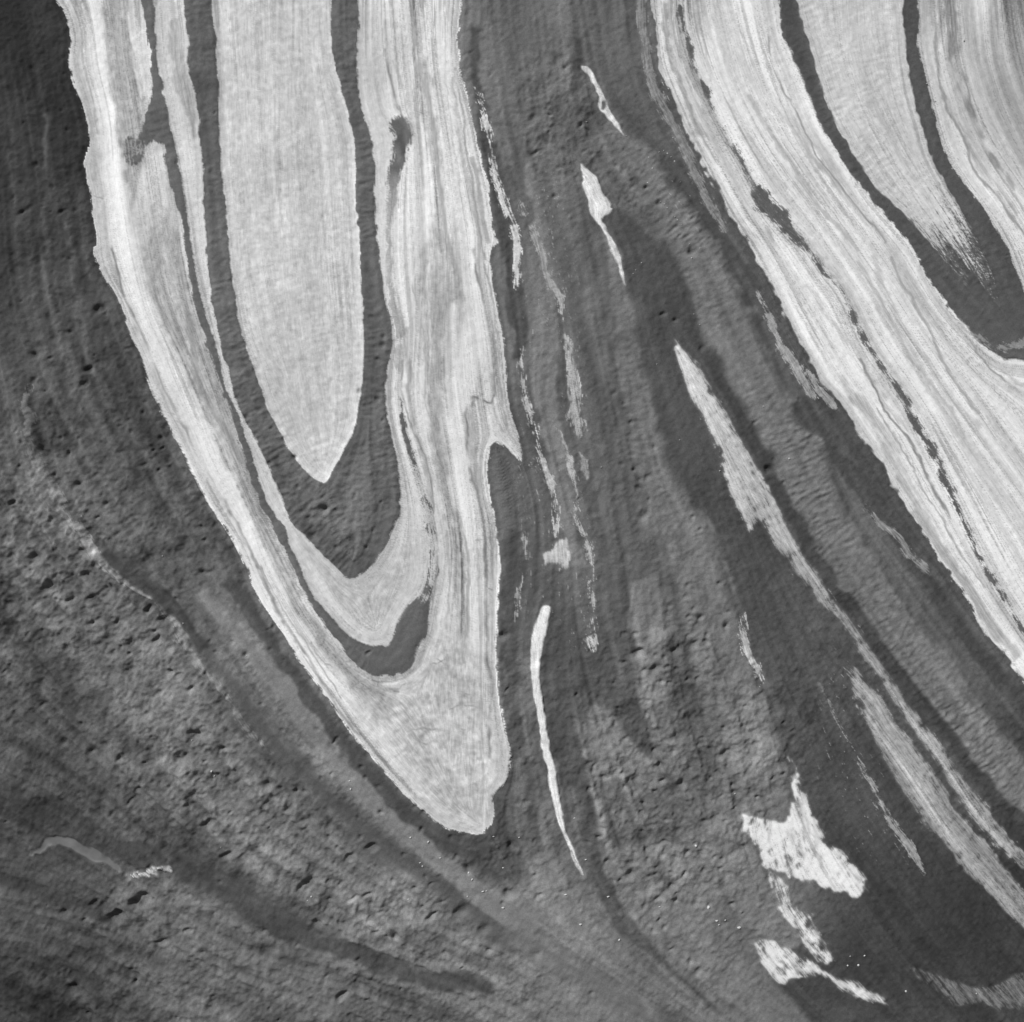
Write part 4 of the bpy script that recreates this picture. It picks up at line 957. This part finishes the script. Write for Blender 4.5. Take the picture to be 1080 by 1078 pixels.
MAT = {'ice': material("glacier_ice", 0.10, 0.13, 0.6, 0.2, 0.25),
       'debris': material("debris", 0.22, 0.12, 0.95, 0.1, 0.5),
       'water': material("silty_water", 0.04, 0.03, 0.35, 0.3, 0.05),
       'block': material("bare_ice", 0.10, 0.2, 0.6, 0.2, 0.3, 0.42),
       'rock': material("pale_rock", 0.2, 0.3, 0.9, 0.2, 0.5, 0.3)}

# ------------------------------------------------------------------ cut the surface into its objects
VX = ((gx - 540.0) * S).ravel(); VY = ((539.0 - gy) * S).ravel(); VZ = (h * S).ravel()
VA = ALB.ravel()
# normals of the whole surface, so that neighbouring objects meet without a crease
dzdy, dzdx = np.gradient(h)
NRM = np.stack([-dzdx, dzdy, np.ones_like(h)], -1).reshape(-1, 3)
NRM /= np.linalg.norm(NRM, axis=1, keepdims=True)
cell = label[:-1, :-1].copy()


def tidy(cell):
    """give crumbs of a label that hang apart from its main piece to their neighbours."""
    for _ in range(8):
        ch = 0
        n4 = [np.pad(cell, 1, mode='edge')[1 + a:cell.shape[0] + 1 + a, 1 + b:cell.shape[1] + 1 + b] for a, b in ((0, 1), (0, -1), (1, 0), (-1, 0))]
        same = sum((q == cell).astype(np.int8) for q in n4)
        lone = same <= 1
        lone &= (n4[0] == n4[1]) | (n4[2] == n4[3])
        rep = np.where(n4[0] == n4[1], n4[0], n4[2])
        ch = int((lone & (rep != cell)).sum())
        cell = np.where(lone, rep, cell)
        if ch == 0:
            break
    return cell


def components(mask):
    """4-connected pieces of a mask by label spreading along runs."""
    lab = np.zeros(mask.shape, np.int32)
    par = [0]

    def find(q):
        while par[q] != q:
            par[q] = par[par[q]]; q = par[q]
        return q
    prev = []
    for r in range(mask.shape[0]):
        row = mask[r]
        if not row.any():
            prev = []
            continue
        e = np.flatnonzero(np.diff(np.concatenate([[0], row.view(np.int8), [0]])))
        cur = []
        for s0, e0 in zip(e[::2], e[1::2]):
            ids = {find(q[2]) for q in prev if q[0] < e0 and q[1] > s0}
            if ids:
                k = min(ids)
                for q in ids:
                    par[q] = k
            else:
                par.append(len(par)); k = len(par) - 1
            cur.append((s0, e0, k))
            lab[r, s0:e0] = k
        prev = cur
    roots = np.array([find(q) for q in range(len(par))])
    return roots[lab]


for k in range(1, len(objs)):
    m = cell == k
    if not m.any():
        continue
    ys, xs = np.nonzero(m)
    sl = (slice(ys.min(), ys.max() + 1), slice(xs.min(), xs.max() + 1))
    c = components(np.ascontiguousarray(m[sl]))
    cnt = np.bincount(c.ravel()); cnt[0] = 0
    main = cnt.argmax()
    crumbs = (c > 0) & (c != main)
    if crumbs.any():
        # a crumb goes to whatever surrounds it
        sub = cell[sl]
        big = np.pad(sub, 1, mode='edge')
        for q in np.unique(c[crumbs]):
            if cnt[q] > (150 if k in (o_w1, o_w4) else 400):
                continue
            mm = c == q
            g = np.zeros(big.shape, bool)
            core = np.pad(mm, 1)
            g |= np.roll(core, 1, 0) | np.roll(core, -1, 0) | np.roll(core, 1, 1) | np.roll(core, -1, 1)
            g &= ~core
            nb = big[g]; nb = nb[nb != k]
            sub[mm] = np.bincount(nb).argmax() if len(nb) else 0
        cell[sl] = sub

vid = np.arange(N * N, dtype=np.int64).reshape(N, N)
quad = np.stack([vid[:-1, :-1], vid[1:, :-1], vid[1:, 1:], vid[:-1, 1:]], -1).reshape(-1, 4)
cflat = cell.ravel()
border = np.zeros(N * N, bool)


def link(o, kw, parent=None):
    sc.collection.objects.link(o)
    if parent is not None:
        o.parent = parent
    for p in ('label', 'category', 'group', 'kind'):
        if kw.get(p):
            o[p] = kw[p]


def sheet(name, q, mat, skirt=14.0):
    """mesh of the surface's quads q with walls going down into the ground at its rim."""
    used, inv = np.unique(q, return_inverse=True)
    inv = inv.reshape(-1, 4)
    nv = len(used)
    # rim edges: those that only one quad has
    e = np.concatenate([inv[:, [0, 1]], inv[:, [1, 2]], inv[:, [2, 3]], inv[:, [3, 0]]])
    key = np.minimum(e[:, 0], e[:, 1]) * nv + np.maximum(e[:, 0], e[:, 1])
    _, first, cnt = np.unique(key, return_index=True, return_counts=True)
    rim = e[first[cnt == 1]]
    rv = np.unique(rim)
    low = np.full(nv, -1, np.int64); low[rv] = nv + np.arange(len(rv))
    co = np.column_stack([VX[used], VY[used], VZ[used]])
    lo = co[rv].copy(); lo[:, 2] -= skirt
    walls = np.column_stack([rim[:, 1], rim[:, 0], low[rim[:, 0]], low[rim[:, 1]]])
    faces = np.concatenate([inv, walls])
    me = bpy.data.meshes.new(name)
    me.vertices.add(nv + len(rv))
    me.vertices.foreach_set("co", np.concatenate([co, lo]).astype(f4).ravel())
    nf = len(faces)
    me.loops.add(nf * 4)
    me.loops.foreach_set("vertex_index", faces.astype(np.int32).ravel())
    me.polygons.add(nf)
    me.polygons.foreach_set("loop_start", np.arange(0, nf * 4, 4, dtype=np.int32))
    sm = np.ones(nf, bool); sm[len(inv):] = False
    me.update(calc_edges=True)
    me.polygons.foreach_set("use_smooth", sm)
    at = me.attributes.new("reflectance", 'FLOAT', 'POINT')
    at.data.foreach_set("value", np.concatenate([VA[used], VA[used[rv]]]).astype(f4))
    at = me.attributes.new("custom_normal", 'FLOAT_VECTOR', 'POINT')
    at.data.foreach_set("vector", np.concatenate([NRM[used], NRM[used[rv]]]).astype(f4).ravel())
    me.materials.append(mat)
    me.update()
    return me


made = {}
order = [k for k in range(len(objs)) if objs[k].get('parent') is None] + [k for k in range(len(objs)) if objs[k].get('parent') is not None]
for k in order:
    kw = objs[k]
    q = quad[cflat == k]
    if len(q) < 4:
        print("NO SURFACE LEFT FOR", kw['label'])
        continue
    me = sheet(kw['name'], q, MAT[kw['material']])
    o = bpy.data.objects.new(kw['name'], me)
    link(o, kw, made.get(kw.get('parent')))
    made[k] = o

# ------------------------------------------------------------------ the land going on outside the picture
ST, NO = 12, 120
ax = np.arange(-NO, NO + (N - 1) // ST + 1) * ST
oy_, ox_ = np.meshgrid(ax, ax, indexing='ij')
ix = np.clip(ox_, 0, N - 1); iy = np.clip(oy_, 0, N - 1)
dist = np.hypot(ox_ - ix, oy_ - iy)
mz_ = np.clip(dist / 60, 0, 1)
ob = blur(ALB, 4, 2)[iy, ix]; hh = h[iy, ix] * (1 - mz_) + blur(h, 10, 2)[iy, ix] * mz_
wig = np.sin(ox_ * .021 + 1.3 * np.sin(oy_ * .013)) + np.sin(oy_ * .026 + 1.7 * np.sin(ox_ * .011))
ox2 = np.clip(ix + (mz_ * 4 * wig).astype(int), 0, N - 1); oy2 = np.clip(iy + (mz_ * 4 * wig[::-1]).astype(int), 0, N - 1)
ob = blur(ALB, 4, 2)[oy2, ox2]
hh = hh + mz_ * rng.standard_normal(hh.shape) * 0.5 * (ob < 0.3)
m = len(ax)
ids = np.arange(m * m).reshape(m, m)
fq = np.stack([ids[:-1, :-1], ids[1:, :-1], ids[1:, 1:], ids[:-1, 1:]], -1)
inside = (ox_[:-1, :-1] >= 0) & (ox_[:-1, :-1] < N - 1) & (oy_[:-1, :-1] >= 0) & (oy_[:-1, :-1] < N - 1)
fq = fq[~inside]
used, inv = np.unique(fq, return_inverse=True)
inv = inv.reshape(-1, 4)
me = bpy.data.meshes.new("terrain")
co = np.column_stack([((ox_ + X0 - 540) * S).ravel()[used], ((539 - oy_ - Y0) * S).ravel()[used], (hh * S).ravel()[used]])
me.vertices.add(len(used)); me.vertices.foreach_set("co", co.astype(f4).ravel())
me.loops.add(len(inv) * 4); me.loops.foreach_set("vertex_index", inv.astype(np.int32).ravel())
me.polygons.add(len(inv)); me.polygons.foreach_set("loop_start", np.arange(0, len(inv) * 4, 4, dtype=np.int32))
me.update(calc_edges=True)
me.polygons.foreach_set("use_smooth", np.ones(len(inv), bool))
at = me.attributes.new("reflectance", 'FLOAT', 'POINT'); at.data.foreach_set("value", ob.ravel()[used].astype(f4))
me.materials.append(MAT['debris']); me.update()
o = bpy.data.objects.new("terrain", me)
link(o, dict(kind='structure', label='banded glacier surface going on beyond the surveyed square'))


# ------------------------------------------------------------------ blocks of bare ice and pale boulders
def lump(name, seed, ratio, flat=0.6):
    r = np.random.default_rng(seed)
    nl, ns = 3, 7
    v = [(0, 0, flat * 0.95)]
    for i in range(nl):
        t = (i + 1) / nl
        for j in range(ns):
            a_ = 2 * math.pi * j / ns + 0.3 * i
            rad = math.sin(t * math.pi / 2) * r.uniform(.72, 1.12)
            v.append((rad * math.cos(a_), rad * math.sin(a_) / ratio, flat * math.cos(t * math.pi / 2) * r.uniform(.8, 1.15) - (0.35 if i == nl - 1 else 0)))
    f = [(0, 1 + j, 1 + (j + 1) % ns) for j in range(ns)]
    for i in range(nl - 1):
        for j in range(ns):
            p, q = 1 + i * ns + j, 1 + i * ns + (j + 1) % ns
            f.append((p, p + ns, q + ns, q))
    f.append(tuple(1 + (nl - 1) * ns + j for j in range(ns))[::-1])
    me = bpy.data.meshes.new(name)
    me.from_pydata(v, [], f)
    me.update()
    return me


ice_meshes = [lump('ice_block', 5 + k, 1.0 + 0.45 * k, 0.55) for k in range(4)]
rock_meshes = [lump('boulder', 50 + k, 1.0 + 0.15 * k, 0.7) for k in range(3)]
for me in ice_meshes:
    me.materials.append(MAT['block'])
for me in rock_meshes:
    me.materials.append(MAT['rock'])


def ground(x, y):
    return float(bil(h, np.array([x], f4), np.array([y], f4))[0])


def block(name, x, y, r, ang, lbl, group, cat):
    me = (ice_meshes if name == 'ice_block' else rock_meshes)[int(rng.integers(0, 4 if name == 'ice_block' else 3))]
    o = bpy.data.objects.new(name, me)
    o.location = ((x - 540) * S, (539 - y) * S, ground(x, y) * S - 0.05 * r * S)
    o.scale = (r * S,) * 3
    o.rotation_euler = (rng.uniform(-.15, .15), rng.uniform(-.15, .15), ang)
    link(o, dict(label=lbl, group=group, category=cat))


def blocks(org, items, name, lbl, group, cat, rmin, rmax, ang=0.5):
    for it in items:
        k = it[2] if len(it) > 2 else 1.0
        block(name, org[0] + it[0] / 3.993, org[1] + it[1] / 3.993, rng.uniform(rmin, rmax) * k * 1.15, ang + rng.uniform(-.5, .5), lbl, group, cat)


blocks(Q, [(405, 549, 1.6), (310, 393, 1.1), (262, 218, 1.3), (622, 596, 1.2), (828, 598, 1.5), (862, 652, 1.3), (872, 670, 1.2), (958, 684, 1.7), (288, 664, 1.3), (225, 538, 1.4), (450, 728, 1.5), (30, 300, 1.2), (775, 337, 1.1), (940, 118), (900, 653)],
       'ice_block', 'small glinting white ice block among the pits below the centre', 'white ice blocks in the pits below the centre', 'ice block', .8, 1.2)
blocks(O, [(650, 302, 1.3), (725, 320, 1.5), (400, 95), (395, 60), (895, 455, 1.3), (910, 480, 1.4), (955, 530, 1.5), (970, 528), (890, 552), (775, 388), (215, 570), (230, 555), (700, 425), (690, 410), (1040, 435), (1000, 296), (640, 565), (1040, 600, 1.4)],
       'ice_block', 'small white ice block on the debris below the tip of the folded ice', 'white ice blocks below the fold tip', 'ice block', .8, 1.1)
blocks(C, [(625, 850), (652, 878, 1.1), (695, 928), (712, 948), (640, 862), (685, 915), (570, 772), (590, 712), (575, 665), (640, 632), (655, 645), (685, 678), (670, 660), (710, 765), (745, 1030), (790, 1048), (620, 640), (678, 580), (315, 510, 1.1), (480, 575)],
       'ice_block', 'tiny white ice block dotted along the pale ridge near the top', 'tiny white ice blocks on the upper ridge', 'ice block', .55, .85)
blocks(R, [(345, 800, .9), (335, 840), (405, 797), (380, 838, 1.3), (575, 942), (870, 950)],
       'ice_block', 'small white ice block on the dark lower right debris', 'white ice blocks on the dark debris', 'ice block', .7, 1.1)
blocks(M_, [(935, 336), (895, 18), (905, 40)], 'ice_block', 'tiny white ice block on the pitted plain right of the stream', 'tiny ice blocks on the pitted plain', 'ice block', .8, 1.1)
blocks(G, [(765, 245), (790, 290, 1.2), (755, 12, 1.2), (610, 455), (705, 775), (1055, 635, 1.2), (520, 60), (510, 75), (545, 30), (875, 905), (375, 890)],
       'boulder', 'single pale boulder near the spindle end of the longest ice strip', 'pale boulders near the spindle', 'boulder', .6, .95)
blocks(H, [(85, 855, 1.3)], 'boulder', 'pale boulder alone on the wide pale ridge beside the ice field', None, 'boulder', .8, 1.0)
blocks(D, [(823, 174, 1.2), (665, 357), (700, 430)], 'boulder', 'isolated bright boulder on the striped ice in the top right', 'bright boulders on the top right ice', 'boulder', .7, .95)
blocks(I, [(1038, 608), (770, 470), (685, 185), (810, 960)], 'boulder', 'pale boulder at a pit edge on the pitted plain', 'pale boulders at the plain pits', 'boulder', .7, 1.0)
